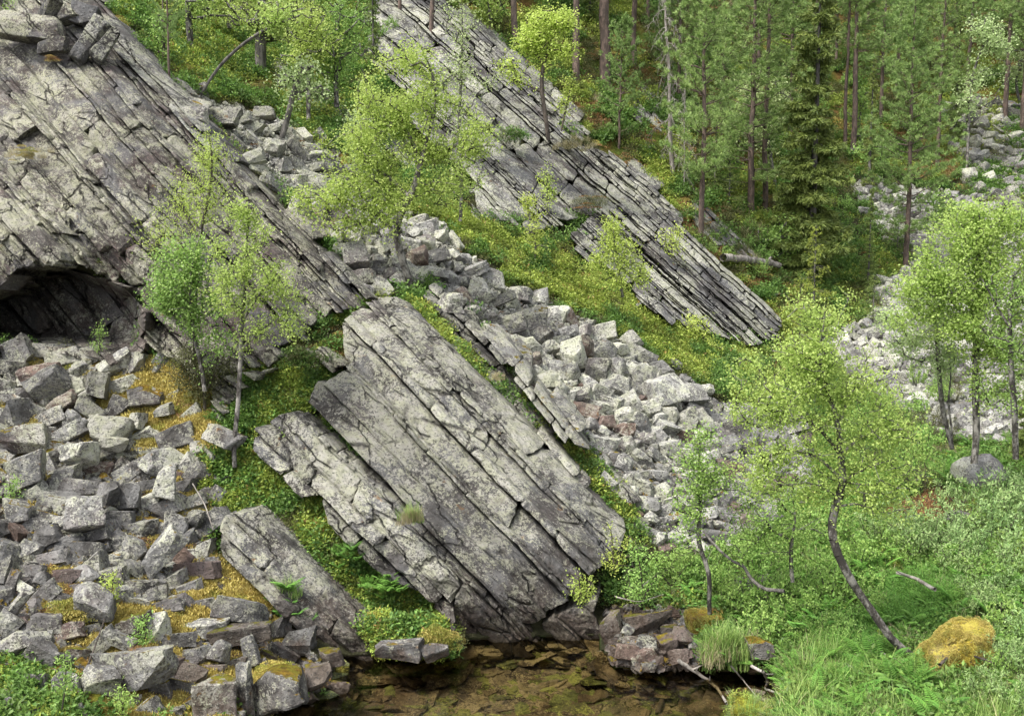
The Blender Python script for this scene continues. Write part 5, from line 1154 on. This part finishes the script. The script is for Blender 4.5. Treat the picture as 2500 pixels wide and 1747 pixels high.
# upper left thicket
TH=[(637,185,[(637,190),(637,120),(640,60),(650,-20),(655,-120)],[(640,30,90,50,60),(600,-20,90,50,40),(690,60,70,50,40)],'birch with thick grey trunk in the upper thicket',28.5,.16,'bark_grey','leaf_birch'),
 (464,150,[(466,152),(465,90),(462,0),(460,-120)],[(470,-20,80,60,30),(500,30,60,40,16)],'straight white birch stem on the slope above the cliff',27,.09,'bark_birch','leaf_birch'),
 (483,240,[(483,242),(500,215),(513,180),(530,160),(543,146),(570,120),(599,97),(644,67),(690,50)],[(700,40,50,40,26),(650,50,40,30,14)],'leaning grey birch slanting up the slope above the cliff',24,.038,'bark_grey','leaf_birch'),
 (689,335,[(688,337),(700,300),(706,265),(719,225),(716,200),(740,170)],[(745,180,50,30,20),(700,200,40,26,10),(790,190,50,40,16)],'small twisted birch beside the pale flat slab',24.3,.07,'bark_grey','leaf_pale'),
 (753,290,[(753,292),(752,200),(753,110),(760,20)],[(750,60,80,50,50),(790,110,70,50,36),(730,130,60,40,24)],'thin birch in the middle of the upper thicket',27,.06,'bark_birch','leaf_birch'),
 (732,240,[(732,245),(733,170),(735,100),(720,10)],[(715,20,80,50,46),(740,90,60,40,20)],'thin birch with leaning top in the upper thicket',27.4,.06,'bark_grey','leaf_birch'),
 (820,260,[(822,262),(818,180),(825,80),(830,-20)],[(830,40,80,60,56),(850,120,70,60,40),(800,170,60,50,26)],'bushy birch between the thicket and the spruce',27.5,.07,'bark_birch','leaf_fresh'),
 (560,60,[(560,70),(560,0),(570,-80)],[(570,10,70,50,40),(530,-20,70,50,30)],'light green birch at the top edge beyond the cliff',30,.07,'bark_birch','leaf_birch'),
 (405,180,[(398,182),(396,120),(392,60),(388,-20)],[(392,60,40,50,20),(380,130,30,40,10)],'thin dark birch next to the reddish pine',24.5,.05,'bark_dark','leaf_fresh'),
 (890,440,[(880,445),(872,400),(880,340),(868,300)],[(870,320,60,50,30),(900,380,50,50,20)],'half hidden birch left behind the middle birch',25,.05,'bark_grey','leaf_pale')]
for i,(u,v,tr_,el,lab,Y,r_,bk_,lf_) in enumerate(TH):
    B('thicket_birch',lab,'birch',(u,v),[tr_],el,Y=Y,r=r_,per=18,spread=.13,ln=.07,wd=.055,seed=100+i,leaf=lf_,bark=bk_,step=.22)
# -------- conifers
def needle_clumps(c,rng,n,ln,wd,dirs=None,bias=(0,0,.2)):
    m=len(c)*n; cc=np.repeat(c,n,0); d=rng.normal(0,1,(m,3))+np.array(bias)
    if dirs is not None: d=d+np.repeat(dirs,n,0)*1.2
    d/=np.linalg.norm(d,axis=1,keepdims=True); s=np.cross(d,rng.normal(size=(m,3))); s/=np.linalg.norm(s,axis=1,keepdims=True)
    L=ln*rng.uniform(.6,1.2,(m,1)); V=np.stack([cc-s*wd*.5,cc+s*wd*.5,cc+d*L+s*wd*.15,cc+d*L-s*wd*.15],1).reshape(-1,3)
    tint=np.repeat(np.clip(np.repeat(rng.random(len(c))*.6,n)+rng.random(m)*.4,0,1),4)
    return V,np.arange(m*4).reshape(-1,4),tint
def pine_mesh(rng,H=12,crown0=.35,rad=1.7,r0=.14,whorl=.36,dens=1.2,needle=.17,wdn=.022,dead=True,shape=.7,barkm='bark_pine',leafm='needle_pine'):
    A=[];Bb=[];ra=[];rb=[];C=[];Dr=[]
    k=int(H/.4); z=np.linspace(-.3,H,k); bx=np.cumsum(rng.normal(0,.018,k)); by=np.cumsum(rng.normal(0,.018,k)); r=r0*(1-z/H*.93)**.8
    r=np.nan_to_num(r,nan=.01); r[0]*=1.2
    tr=np.stack([bx,by,z],1)
    for i in range(k-1): A.append(tr[i]);Bb.append(tr[i+1]);ra.append(r[i]);rb.append(r[i+1])
    h=H*crown0*(.35 if dead else 1)
    while h<H*.985:
        f=(h/H-crown0)/(1-crown0); nb=int(rng.integers(3,6)); c0=np.array([np.interp(h,z,bx),np.interp(h,z,by),h])
        isdead=f<0
        if isdead: L0=rad*rng.uniform(.15,.45); nb=int(rng.integers(0,3))
        else: L0=rad*(math.sin(min(1,(1-f)*1.15)*math.pi/2)**shape)*(.55+.45*min(1,f*5+.3))
        for j in range(nb):
            a=rng.uniform(0,6.28); L=L0*rng.uniform(.6,1.15); el=rng.uniform(-.15,.25)+f*.5; o=np.array([math.cos(a),math.sin(a),0]); p=c0.copy(); prev=p; ns=max(3,int(L/.28))
            for s in range(1,ns+1):
                t=s/ns; q=c0+o*L*t+np.array([0,0,L*(el*t+ (.25*t*t if not isdead else -.25*t*t))])+rng.normal(0,.03,3)
                A.append(prev);Bb.append(q);ra.append(max(.006,.028*(1-t+.12)*L/rad));rb.append(max(.004,.028*(1-t)*L/rad))
                if not isdead and t>.30:
                    for _ in range(max(1,int(3*dens))):
                        sd=np.cross(o,[0,0,1.])*rng.choice([-1,1]); tw=q+(sd*rng.uniform(.05,.38)*(L*(1.15-t))+o*rng.uniform(0,.2))*.8+np.array([0,0,rng.uniform(-.02,.12)])
                        A.append(q);Bb.append(tw);ra.append(.005);rb.append(.003)
                        C.append(tw);Dr.append(tw-q+np.array([0,0,.1])); C.append((tw+q)/2+rng.normal(0,.03,3)); Dr.append(tw-q)
                prev=q
        h+=whorl*rng.uniform(.6,1.2)*(1 if f>0 else 1.4)
    A=np.array(A);Bb=np.array(Bb);ra=np.array(ra);rb=np.array(rb); big=ra>.02
    V1,F1=tubes(A[big],Bb[big],ra[big],rb[big],7); V2,F2=tubes(A[~big],Bb[~big],ra[~big],rb[~big],3)
    wood=mesh_np('trunk',np.vstack([V1,V2]),np.vstack([F1,F2+len(V1)]),M[barkm],smooth=True)
    C=np.array(C);Dr=np.array(Dr);Dr/=np.linalg.norm(Dr,axis=1,keepdims=True)+1e-9
    V,F,t=needle_clumps(C,rng,int(13*dens),needle,wdn,Dr)
    return wood,mesh_np('crown',V,F,M[leafm],t)
def spruce_mesh(rng,H=10,rad=1.1,r0=.13,low=.04,leafm='needle_spruce',barkm='bark_grey',droop=.55,needle=.15,dens=1.7,irreg=.35,nw=.034):
    A=[];Bb=[];ra=[];rb=[];C=[];Dr=[]
    z=np.linspace(-.3,H,30); r=np.maximum(.008,r0*(1-z/H)**.85)
    for i in range(29): A.append([0,0,z[i]]);Bb.append([0,0,z[i+1]]);ra.append(r[i]);rb.append(r[i+1])
    h=H*low; stp=max(.09,H*.014)
    while h<H*.99:
        f=h/H; L=rad*(1-f)**.75*rng.uniform(1-irreg,1.1)+.06
        if rng.random()<irreg*.4: L*=.5
        a=rng.uniform(0,6.28); o=np.array([math.cos(a),math.sin(a),0]); ns=max(3,int(L/.13)); prev=np.array([0,0,h])
        dr=droop*(1-f)+.05
        for s in range(1,ns+1):
            t=s/ns; q=np.array([0,0,h])+o*L*t+np.array([0,0,L*(.10*t-dr*t*(1.35-.6*t))])+rng.normal(0,.015,3)
            A.append(prev);Bb.append(q);ra.append(.012*(1-t)+.004);rb.append(.012*(1-t)+.003)
            if t>.12:
                for sg in (-1,1):
                    wd_=L*(.38*(1-t)+.08)*rng.uniform(.5,1.1); sd=np.cross(o,[0,0,1.])*sg; e_=q+sd*wd_+o*wd_*.5+np.array([0,0,-wd_*.55])
                    k=max(1,int(wd_/.075))
                    for m_ in range(1,k+1): C.append(q+(e_-q)*m_/k+rng.normal(0,.012,3)); Dr.append((e_-q)/wd_+np.array([0,0,-.5]))
                C.append(q); Dr.append(o+np.array([0,0,-.4]))
            prev=q
        h+=stp*rng.uniform(.3,.8)
    A=np.array(A);Bb=np.array(Bb);ra=np.array(ra);rb=np.array(rb); big=ra>.02
    V1,F1=tubes(A[big],Bb[big],ra[big],rb[big],7); V2,F2=tubes(A[~big],Bb[~big],ra[~big],rb[~big],3)
    wood=mesh_np('trunk',np.vstack([V1,V2]),np.vstack([F1,F2+len(V1)]),M[barkm],smooth=True)
    V,F,t=needle_clumps(np.array(C),rng,max(3,int(6*dens)),needle,nw,np.array(Dr),bias=(0,0,-.2))
    return wood,mesh_np('crown',V,F,M[leafm],t)
def dead_mesh(rng,H=9,r0=.1):
    A=[];Bb=[];ra=[];rb=[]
    z=np.linspace(-.3,H,30); r=np.maximum(.01,r0*(1-z/H)**.8); bx=np.cumsum(rng.normal(0,.02,30))
    for i in range(29): A.append([bx[i],0,z[i]]);Bb.append([bx[i+1],0,z[i+1]]);ra.append(r[i]);rb.append(r[i+1])
    h=.8
    while h<H:
        a=rng.uniform(0,6.28);L=rng.uniform(.4,1.3)*(1-h/H*.6); o=np.array([math.cos(a),math.sin(a),0]); prev=np.array([np.interp(h,z,bx),0,h]); c=prev.copy()
        for s in range(1,8):
            t=s/7; q=c+o*L*t**.8+np.array([0,0,-L*.95*t**1.6])+rng.normal(0,.03,3); A.append(prev);Bb.append(q);ra.append(.014*(1-t)+.005);rb.append(.014*(1-t)+.004)
            if s>2:
                for _ in range(3):
                    e=q+rng.normal(0,.12,3)+np.array([0,0,-.15]); A.append(q);Bb.append(e);ra.append(.005);rb.append(.003)
            prev=q
        h+=rng.uniform(.06,.2)
    A=np.array(A);Bb=np.array(Bb);V,F=tubes(A,Bb,np.array(ra),np.array(rb),5)
    return mesh_np('trunk',V,F,M['bark_dead'],smooth=True)
rc=np.random.default_rng(2024)
PINE=[pine_mesh(rc,13,.26,2.0,.15),pine_mesh(rc,13,.18,1.9,.13),pine_mesh(rc,13,.36,2.0,.15),pine_mesh(rc,13,.10,2.1,.13),pine_mesh(rc,13,.55,1.6,.15)]
YPINE=[pine_mesh(rc,5,.12,1.1,.06,whorl=.28,dead=False,needle=.09),pine_mesh(rc,5,.08,1.2,.06,whorl=.25,dead=False,needle=.09)]
SPR=[spruce_mesh(rc,10,1.0),spruce_mesh(rc,10,1.35,droop=.75,dens=3.2,nw=.045,needle=.17,irreg=.3),spruce_mesh(rc,10,.8,irreg=.5)]
YSP=[spruce_mesh(rc,3.2,.8,.04,leafm='needle_young',droop=.15,needle=.07,dens=1,nw=.016),spruce_mesh(rc,3.2,.9,.04,droop=.2,needle=.07,dens=1,nw=.016)]
def conifer(name,label,cat,meshes,u,v,hpx=None,Y=None,H0=13,wf=1.0,group=None,rot=None,crown=True,lean=0):
    Yg=float(Tg(u,v)[0]) if Y is None else Y; base=P(u,v,Yg); s=hpx*mpp(Yg)/H0
    root=empty(name,Vector(base),label,cat,group); root.rotation_euler=(0,R(lean),rc.uniform(0,6.28) if rot is None else rot); root.scale=(s*wf,s*wf,s)
    new_obj('trunk',meshes[0],root)
    if crown and len(meshes)>1: new_obj('crown',meshes[1],root)
    return root
CON=[ # kind,u,v base,height px,width factor,label
('P',0,414,216,420,.62,'young looking pine with reddish trunk right behind the great cliff'),
('P',4,1053,96,520,1.0,'pine with bare trunk crossing the top of the ridge crag'),
('P',2,975,40,420,1.0,'pine at the top edge left of the ridge crag'),
('P',4,1255,116,640,1.1,'straight bare pine trunk behind the lime ridge birch'),
('P',2,1410,200,820,1.0,'slim pine trunk on the rusty slope beyond the ridge birch'),
('P',4,1480,212,900,1.35,'thickest dark pine trunk on the rusty slope'),
('P',0,1544,165,640,1.0,'slim pine between the thick trunk and the dead spruce'),
('P',1,1712,590,760,.95,'tall pine with a long reddish trunk at the wedge crag'),
('P',3,1832,532,690,1.25,'broad dark layered pine with a stout grey trunk'),
('P',4,1868,520,800,.8,'slim pine trunk hidden behind the stout layered pine'),
('P',2,2083,386,640,1.0,'pine with long clean trunk rising above the scree head'),
('P',4,2063,372,560,.75,'thin pine close beside the long clean trunk'),
('P',3,2212,662,700,1.0,'green branched pine standing in front of the pale scree'),
('P',1,2287,412,560,.9,'pine with rusty trunk behind the pale topped birch'),
('P',2,2455,300,560,1.0,'pine at the upper corner with a clean grey trunk'),
('P',0,2492,330,560,1.0,'last pine at the picture edge above the far scree'),
('P',1,1760,330,500,1.0,'pine half hidden behind the reddish tall pine'),
('P',3,1930,330,520,1.1,'bushy pine behind the dark spruce top'),
('P',1,2150,290,480,1.0,'pine high on the slope between clean trunk and branched pine'),
('P',0,2360,230,430,1.0,'pine high on the slope above the pale topped birch'),
('P',3,1655,250,450,1.1,'bushy pine right of the dead spruce'),
('P',2,1580,60,380,1.0,'far pine trunk at the top edge beyond the dead spruce'),
('P',0,1340,20,380,1.0,'far pine at the top edge above the lime birch'),
('P',1,1180,-20,380,1.0,'far pine at the top edge above the ridge'),
('P',3,2230,180,380,1.1,'far bushy pine at the top edge of the forest'),
('P',1,2040,170,380,1.0,'far pine at the top edge near the spruce'),
('P',0,1850,160,400,1.0,'far pine behind the broad layered pine'),
('P',3,2420,130,380,1.0,'far pine in the upper corner'),
('Y',0,1508,360,300,.9,'soft green young pine with slim red trunk left of the dead spruce'),
('Y',1,1850,1010,150,.6,'frail young pine at the lower end of the heath'),
('Y',0,1960,470,170,1.0,'young pine under the broad pine crown'),
('S',1,1978,690,800,1.0,'huge dark shaggy spruce in front of the forest'),
('S',2,912,165,330,.8,'dark spruce behind the middle birch crown'),
('S',0,2118,720,260,.9,'small dark spruce below the shaggy spruce'),
('S',0,1745,470,240,1.0,'small spruce between the tall pines'),
('S',1,2500,1130,380,.7,'dark spruce at the picture edge over the round grey boulder'),
('S',2,2120,470,330,.9,'slim spruce at the head of the pale scree'),
('S',0,2330,350,300,1.0,'spruce beside the pale topped birch'),
('S',0,1440,60,260,1.0,'small spruce on the high rusty slope'),
('Q',0,1985,770,220,1.0,'yellow tipped young spruce peeking over the crooked birch'),
('Q',0,1950,880,150,1.0,'second yellow tipped young spruce beside the wedge crag'),
('Q',1,2190,620,110,1.6,'brownish low spruce bush at the scree head'),
('Q',1,1780,510,110,1.7,'rounded spruce bush under the tall pines'),
('Q',1,2130,800,130,1.5,'low spruce bush below the small dark spruce'),
]
for (k,i,u,v,hp,wf,lab) in CON:
    if k=='P': conifer('pine_tree',lab,'pine',PINE[i],u,v,hp,wf=wf)
    elif k=='Y': conifer('young_pine',lab,'pine',YPINE[i],u,v,hp,H0=5,wf=wf)
    elif k=='S': conifer('spruce_tree',lab,'spruce',SPR[i],u,v,hp,H0=10,wf=wf,Y=(14.8 if u==2490 else None))
    else: conifer('young_spruce',lab,'spruce',YSP[i],u,v,hp,H0=3.2,wf=wf)
dm=dead_mesh(rc); conifer('dead_spruce','bleached dead spruce with hanging bare twigs','dead tree',(dm,),1642,430,560,H0=9,lean=-3,rot=0)
dm2=dead_mesh(rc,9,.07); conifer('dead_snag','grey dead snag beside the dead spruce','dead tree',(dm2,),1668,470,300,H0=9,wf=.7)
# further trees up the slope: same pines again, each its own tree
LANDP=[(q[2],q[3],short(q[6])) for q in CON]
rg=np.random.default_rng(5150); kf=0; far=[]
for _ in range(900):
    u=rg.uniform(1150,2560); v=rg.uniform(-330,330)
    if not inside(Z['forest'],[u],[v])[0] or v> 60+ (u-1300)*.22 : continue
    if u<1650 and v>-40: continue
    if any(math.hypot((u-a)*1.0,(v-b)*1.6)<52 for a,b in far): continue
    far.append((u,v)); kf+=1
    if kf>30: break
for i,(u,v) in enumerate(far):
    Yg=float(Tg(u,v)[0]); H=rg.uniform(8,14)
    r_=rg.random()
    if r_<.72: conifer('pine_tree',uniq('dark green pine',u,max(v,0),LANDP),'pine',PINE[int(rg.integers(0,5))],u,v,H/mpp(Yg),group='pines of the upper wood')
    else: conifer('spruce_tree',uniq('narrow spruce',u,max(v,0),LANDP),'spruce',SPR[int(rg.integers(0,3))],u,v,H*.8/mpp(Yg),H0=10,group='spruces of the upper wood')
FB=[(1895,450,[(1893,455),(1885,390),(1870,350),(1880,300),(1868,250)],[(1860,215,80,50,60),(1820,260,60,50,40),(1900,260,60,50,40),(1840,320,60,40,24)],'pale leaved birch with dark arching stem before the layered pine','leaf_pale'),
 (2360,420,[(2360,425),(2366,330),(2370,230),(2372,180),(2400,110)],[(2400,70,60,36,36),(2440,110,50,36,24),(2380,220,60,40,20),(2420,190,60,30,18)],'pale topped birch with white stem at the forest edge','leaf_pale'),
 (2490,250,[(2490,255),(2480,200),(2490,150)],[(2480,150,50,34,30)],'yellowish birch crown at the picture edge','leaf_pale'),
 (2100,350,[(2100,355),(2095,290),(2110,240)],[(2105,250,50,40,24),(2080,300,40,40,16)],'little birch beside the long clean pine trunk','leaf_fresh'),
 (1780,450,[(1780,455),(1779,380),(1778,300)],[(1778,310,40,50,22),(1790,390,40,40,16)],'thin white birch between the tall pines','leaf_fresh'),
 (1905,640,[(1905,645),(1900,590),(1905,540)],[(1900,560,60,40,34),(1930,610,50,40,24)],'leafy birch bush left of the shaggy spruce','leaf_fresh'),
 (2300,560,[(2300,565),(2296,520),(2300,480)],[(2296,490,50,36,24),(2320,530,40,30,14)],'birch bush on the upper pale scree','leaf_fresh'),
 (2130,420,[(2130,425),(2125,380),(2130,350)],[(2128,370,70,34,34)],'low birch bush at the head of the pale scree','leaf_fresh'),
 (1250,70,[(1200,70),(1190,0),(1195,-60)],[(1190,-10,60,50,30)],'pale birch at the top edge beside the bare pine','leaf_birch')]
for i,(u,v,tr_,el,lab,lf_) in enumerate(FB):
    B('forest_birch',lab,'birch',(u,v),[tr_],el,Y=float(Tg(tr_[0][0],tr_[0][1])[0])-.2,r=.07,per=20,spread=.2,ln=.12,wd=.09,seed=200+i,leaf=lf_,bark='bark_birch' if i in(1,4) else 'bark_grey',step=.4)
# forest understorey bushes
def bush_proto(rng,leaf,n=70,rad=.55,h=.9,ln=.085,wd=.027,per=11,stems=7):
    att=[]; 
    while len(att)<n:
        q=rng.normal(size=3); q/=np.linalg.norm(q); q*=rng.random()**.4
        att.append([q[0]*rad,q[1]*rad,h*.58+q[2]*h*.42])
    att=np.array(att); lines=[[[0,0,-.08],[0,0,h*.5]]]
    for k in range(stems):
        a=rng.uniform(0,6.28); lines.append([[0,0,-.05],[math.cos(a)*rad*.35,math.sin(a)*rad*.35,h*.3],[math.cos(a)*rad*.6,math.sin(a)*rad*.6,h*.7]])
    ND,par,nt_,tips=skeleton([np.array(l) for l in lines],att,rng,step=.1,up=.3)
    w_=wood_mesh('stems',ND,par,nt_,.018,.002,mat=M['bark_dark']); tp=np.array([t[0] for t in tips]); bk=tp.copy()
    for _ in range(2): bk=np.where(par[bk]>=0,par[bk],bk)
    rng2=rng; nA=len(tp)*per; c=np.repeat(ND[tp],per,0); b_=np.repeat(ND[bk],per,0); t=rng.random((nA,1)); c=b_*(1-t)+c*t+rng.normal(0,.03,(nA,3))
    d=rng.normal(0,.7,(nA,3)); d[:,2]+=.5; nr=rng.normal(0,.6,(nA,3)); nr[:,2]+=.6
    V,F=leaf_quads(c,d,nr,ln*rng.uniform(.6,1.2,nA),wd*rng.uniform(.7,1.2,nA)); tint=np.clip(np.repeat(rng.random(len(tp)),per)*.4+rng.random(nA)*.6,0,1)
    return w_,mesh_np('foliage',V,F,M[leaf],np.repeat(tint,4))
WIL=[bush_proto(rc,'leaf_willow') for _ in range(3)]; GRB=[bush_proto(rc,'leaf_fresh',ln=.065,wd=.045) for _ in range(3)]; OLB=[bush_proto(rc,'g_olive',ln=.04,wd=.016,per=24) for _ in range(2)]
def bush(name,label,cat,pr_,u,v,wpx,hpx,group=None):
    Yg=float(Tg(u,v)[0]); k=mpp(Yg); root=empty(name,Vector(P(u,v,Yg)),label,cat,group); sx=wpx*k/1.2; root.scale=(sx,sx,hpx*k/.95); root.rotation_euler=(0,0,rc.uniform(0,6.28))
    new_obj('stems',pr_[0],root); new_obj('foliage',pr_[1],root); return root
LAND2=[(q[2],q[3],short(q[6])) for q in CON]+[(2247,1619,'crooked birch'),(2335,1588,'golden mossy boulder'),(2398,1156,'round grey boulder'),(2344,1265,'small bluish boulder'),(2300,1100,'twin stemmed birch'),(1733,1495,'light birch sapling'),(1860,1575,'rusty mossy boulder'),(1815,1400,'curved dead stem'),(2384,1110,'bright broad birch'),(637,190,'thick grey birch trunk'),(2230,1410,'bare pale twig')]+LAND
def bushes(poly,n,protos,name,label,cat,group,w=(90,150),sp=48,seed=1,asp=(.7,1.0)):
    r_=np.random.default_rng(seed); got=[]; x0,x1=min(p[0] for p in poly),max(p[0] for p in poly); y0,y1=min(p[1] for p in poly),max(p[1] for p in poly)
    for _ in range(n*60):
        if len(got)>=n: break
        u=r_.uniform(x0,x1); v=r_.uniform(y0,y1)
        if not inside(poly,[u],[v])[0] or inside(POND,[u],[v])[0]: continue
        if any(math.hypot(u-a,(v-b)*1.4)<sp for a,b in got): continue
        got.append((u,v)); wd=r_.uniform(*w)*(.75+.25*(v-600)/800 if v>600 else .6)
        bush(name,uniq(('broad ' if wd>(w[0]+w[1])/2*(.75+.25*(v-600)/800 if v>600 else .6) else 'small ')+label.split(' in ')[0].split(' below ')[0].split(' at ')[0].split(' on ')[0].split(' under ')[0],u,v,LAND2),cat,protos[int(r_.integers(0,len(protos)))],u,v,wd,wd*r_.uniform(*asp),group)
bushes([(2180,1300),(2500,1240),(2560,1300),(2560,1640),(2440,1680),(2400,1560),(2350,1480),(2250,1420),(2120,1400),(2100,1340)],20,WIL,'willow_bush','grey green willow bush in the valley behind the golden boulder','willow','willow bushes of the valley',(110,180),54,3)
bushes([(2160,1310),(2500,1260),(2560,1300),(2560,1640),(2440,1680),(2400,1560),(2350,1480),(2250,1420),(2120,1400)],14,GRB,'leafy_bush','fresh green bush in the valley','bush','green bushes of the valley',(100,150),60,13)
bushes([(2440,1600),(2540,1560),(2560,1780),(2300,1760),(2380,1700)],7,WIL,'willow_bush','long leaved willow bush at the lower corner','willow','willow bushes of the lower corner',(120,160),60,4)
bushes([(1760,1330),(2080,1280),(2120,1400),(2150,1520),(2050,1620),(1950,1600),(1880,1620),(1800,1560),(1760,1450)],30,GRB,'leafy_bush','leafy green bush below the crooked birch','bush','leafy bushes below the crooked birch',(90,150),50,5)
bushes([(2050,1000),(2250,1040),(2350,1100),(2330,1110),(2320,1150),(2300,1190),(2150,1230),(2050,1200)],20,GRB+OLB,'leafy_bush','green bush on the edge of the valley below the pale scree','bush','bushes below the pale scree',(90,140),44,6)
bushes([(2200,930),(2330,940),(2350,1000),(2230,1000)],6,OLB+GRB,'leafy_bush','olive bush island in the pale scree','bush','bush island in the pale scree',(70,110),30,7)
bushes([(1700,620),(1800,560),(1960,640),(1950,760),(1880,700),(1780,660)],12,GRB+OLB,'leafy_bush','bush on the slope behind the wedge crag','bush','bushes behind the wedge crag',(60,110),34,8)
bushes([(1740,450),(2050,400),(2080,520),(1950,640),(1800,560)],22,GRB+OLB,'leafy_bush','bush in the undergrowth under the tall pines','bush','bushes under the tall pines',(60,120),34,9)
bushes([(1700,200),(2500,60),(2500,270),(2100,420),(1750,380)],34,GRB,'leafy_bush','bush in the shade of the upper forest','bush','bushes of the upper forest',(50,100),40,10)
bushes([(850,160),(1000,60),(700,0),(560,30),(600,160),(700,200)],14,GRB,'leafy_bush','bush in the upper thicket behind the cliff','bush','bushes of the upper thicket',(80,130),46,11)
bushes([(1640,1390),(1740,1400),(1760,1480),(1700,1480)],3,GRB+OLB,'leafy_bush','bush on the slope between talus and pond','bush','bushes between talus and pond',(80,120),46,12)
# -------- logs and dead stems
def pole(name,label,cat,pts_,r0,r1,matk='bark_dead',dy=0,Y=None,sub=None):
    rng=np.random.default_rng(int(pts_[0][0]))
    L=[]
    for i,(u,v) in enumerate(pts_):
        y=(float(Tg(u,v)[0])-dy) if Y is None else (Y[i] if hasattr(Y,'__len__') else Y); L.append(P(u,v,y))
    L=np.array(L); ts=np.linspace(0,len(L)-1,len(L)*5); Q=np.stack([np.interp(ts,range(len(L)),L[:,k]) for k in range(3)],1); 
    for _ in range(3): Q[1:-1]=.25*Q[:-2]+.5*Q[1:-1]+.25*Q[2:]
    Q+=rng.normal(0,r0*.12,Q.shape); r=np.linspace(r0,r1,len(Q)); V,F=tubes(Q[:-1],Q[1:],r[:-1],r[1:],8)
    A=[Q[0]];Bq=[Q[0]+(Q[0]-Q[1])*.02];
    if sub:
        for (i,du,dv,l) in sub:
            p=Q[int(i*(len(Q)-1))]; yy=p[1]; k=mpp(yy); e=p+np.array([du*k,-.1,-dv*k]); V2,F2=tubes([p],[e],[r1*.9],[r1*.35],5); F=np.vstack([F,F2+len(V)]); V=np.vstack([V,V2])
    # end caps
    V=np.vstack([V,Q[0][None],Q[-1][None]]); n0=len(V)
    me=mesh_np(name,V-Q[0],F,M[matk],smooth=True); o=new_obj(name,me); o.location=Vector(Q[0]); tag(o,label,cat); return o
pole('fallen_log','grey fallen log lying behind the wedge crag','log',[(1765,628),(1820,632),(1870,640),(1903,648)],.13,.10,dy=.9,sub=[(.4,-18,-24,1),(.7,10,-14,1)])
pole('fallen_log','dark fallen log at the far scree edge','log',[(2388,380),(2420,392),(2450,400)],.12,.08,'bark_grey',dy=.4)
pole('fallen_branch','forked fallen branch beside the dark fallen log','branch',[(2430,396),(2460,384),(2498,374)],.07,.04,'bark_grey',dy=.5)
pole('bleached_branch','bleached branch sloping from the bank into the pond','branch',[(1655,1610),(1700,1640),(1745,1670),(1775,1716)],.028,.018,dy=.35,sub=[(.6,-4,-24,1),(.3,20,-20,1)])
pole('bleached_branch','bleached forked stick at the pond outlet','branch',[(1835,1625),(1866,1640),(1876,1665),(1864,1680),(1908,1694)],.022,.012,dy=.4,sub=[(.3,40,-10,1)])
pole('dead_twig','thin dead twig crossing the still inlet','branch',[(1785,1625),(1815,1660),(1852,1705)],.011,.006,dy=.4)
pole('mossy_log','pale mossy log buried in the bank grass','log',[(2060,1625),(2120,1655),(2200,1695),(2320,1735)],.05,.035,'bark_birch',dy=.35)
pole('curved_dead_stem','curved grey dead stem arching through the bank bushes','branch',[(1720,1300),(1758,1345),(1790,1370),(1815,1380),(1835,1415),(1865,1438),(1915,1442)],.018,.03,'bark_grey',dy=1.6)
pole('dead_twig','bare pale twig on the willow bushes','branch',[(2190,1398),(2235,1410),(2282,1438)],.022,.03,dy=1.0,sub=[(.4,-40,-20,1)])
pole('dead_twig','dark crooked branch lying on the golden boulder','branch',[(2295,1622),(2330,1590),(2380,1600),(2430,1620)],.02,.012,'bark_dark',dy=.75,sub=[(.5,30,-6,1)])
pole('dead_sapling','slanting dead sapling in the bush below the crooked birch','branch',[(2025,1580),(2020,1530),(2000,1480),(1985,1420)],.03,.015,'bark_dark',dy=.4)
pole('bare_twig','bare dark twig arching over the yellow moss','branch',[(215,1620),(235,1570),(255,1510),(268,1470)],.012,.006,'bark_dark',dy=.5)
pole('bare_twig','bare bent twig beside the grassy tuft','branch',[(315,1590),(345,1555),(375,1530),(370,1500)],.010,.005,'bark_dark',dy=.5)
pole('sunken_branch','greenish branch resting on the pond bed','branch',[(1605,1745),(1618,1700),(1640,1670),(1662,1655)],.04,.03,'bark_dark',dy=.1)

for i,(pts_,lab) in enumerate([([(470,1180),(500,1230),(520,1290)],'thin bare twig hanging in the brown gully'),([(300,700),(330,730),(350,760)],'bare stick under the cave roof'),([(1500,1455),(1560,1470),(1620,1450)],'pale bent twig under the tangled bush'),([(1560,1440),(1600,1400),(1660,1380)],'long pale stem arching through the tangled bush'),([(2120,1560),(2150,1590),(2190,1610)],'dead twig beside the foot of the crooked birch'),([(2380,1250),(2330,1240),(2290,1220)],'brown dead twig in the brushy hollow'),([(2300,1200),(2340,1230),(2370,1215)],'brown dead stick over the brushy hollow'),([(1850,700),(1880,720),(1930,715)],'small dead stick behind the wedge crag')]):
    pole('dead_twig',lab,'branch',pts_,.012,.006,'bark_dead' if i not in(5,6) else 'bark_dark',dy=.5)
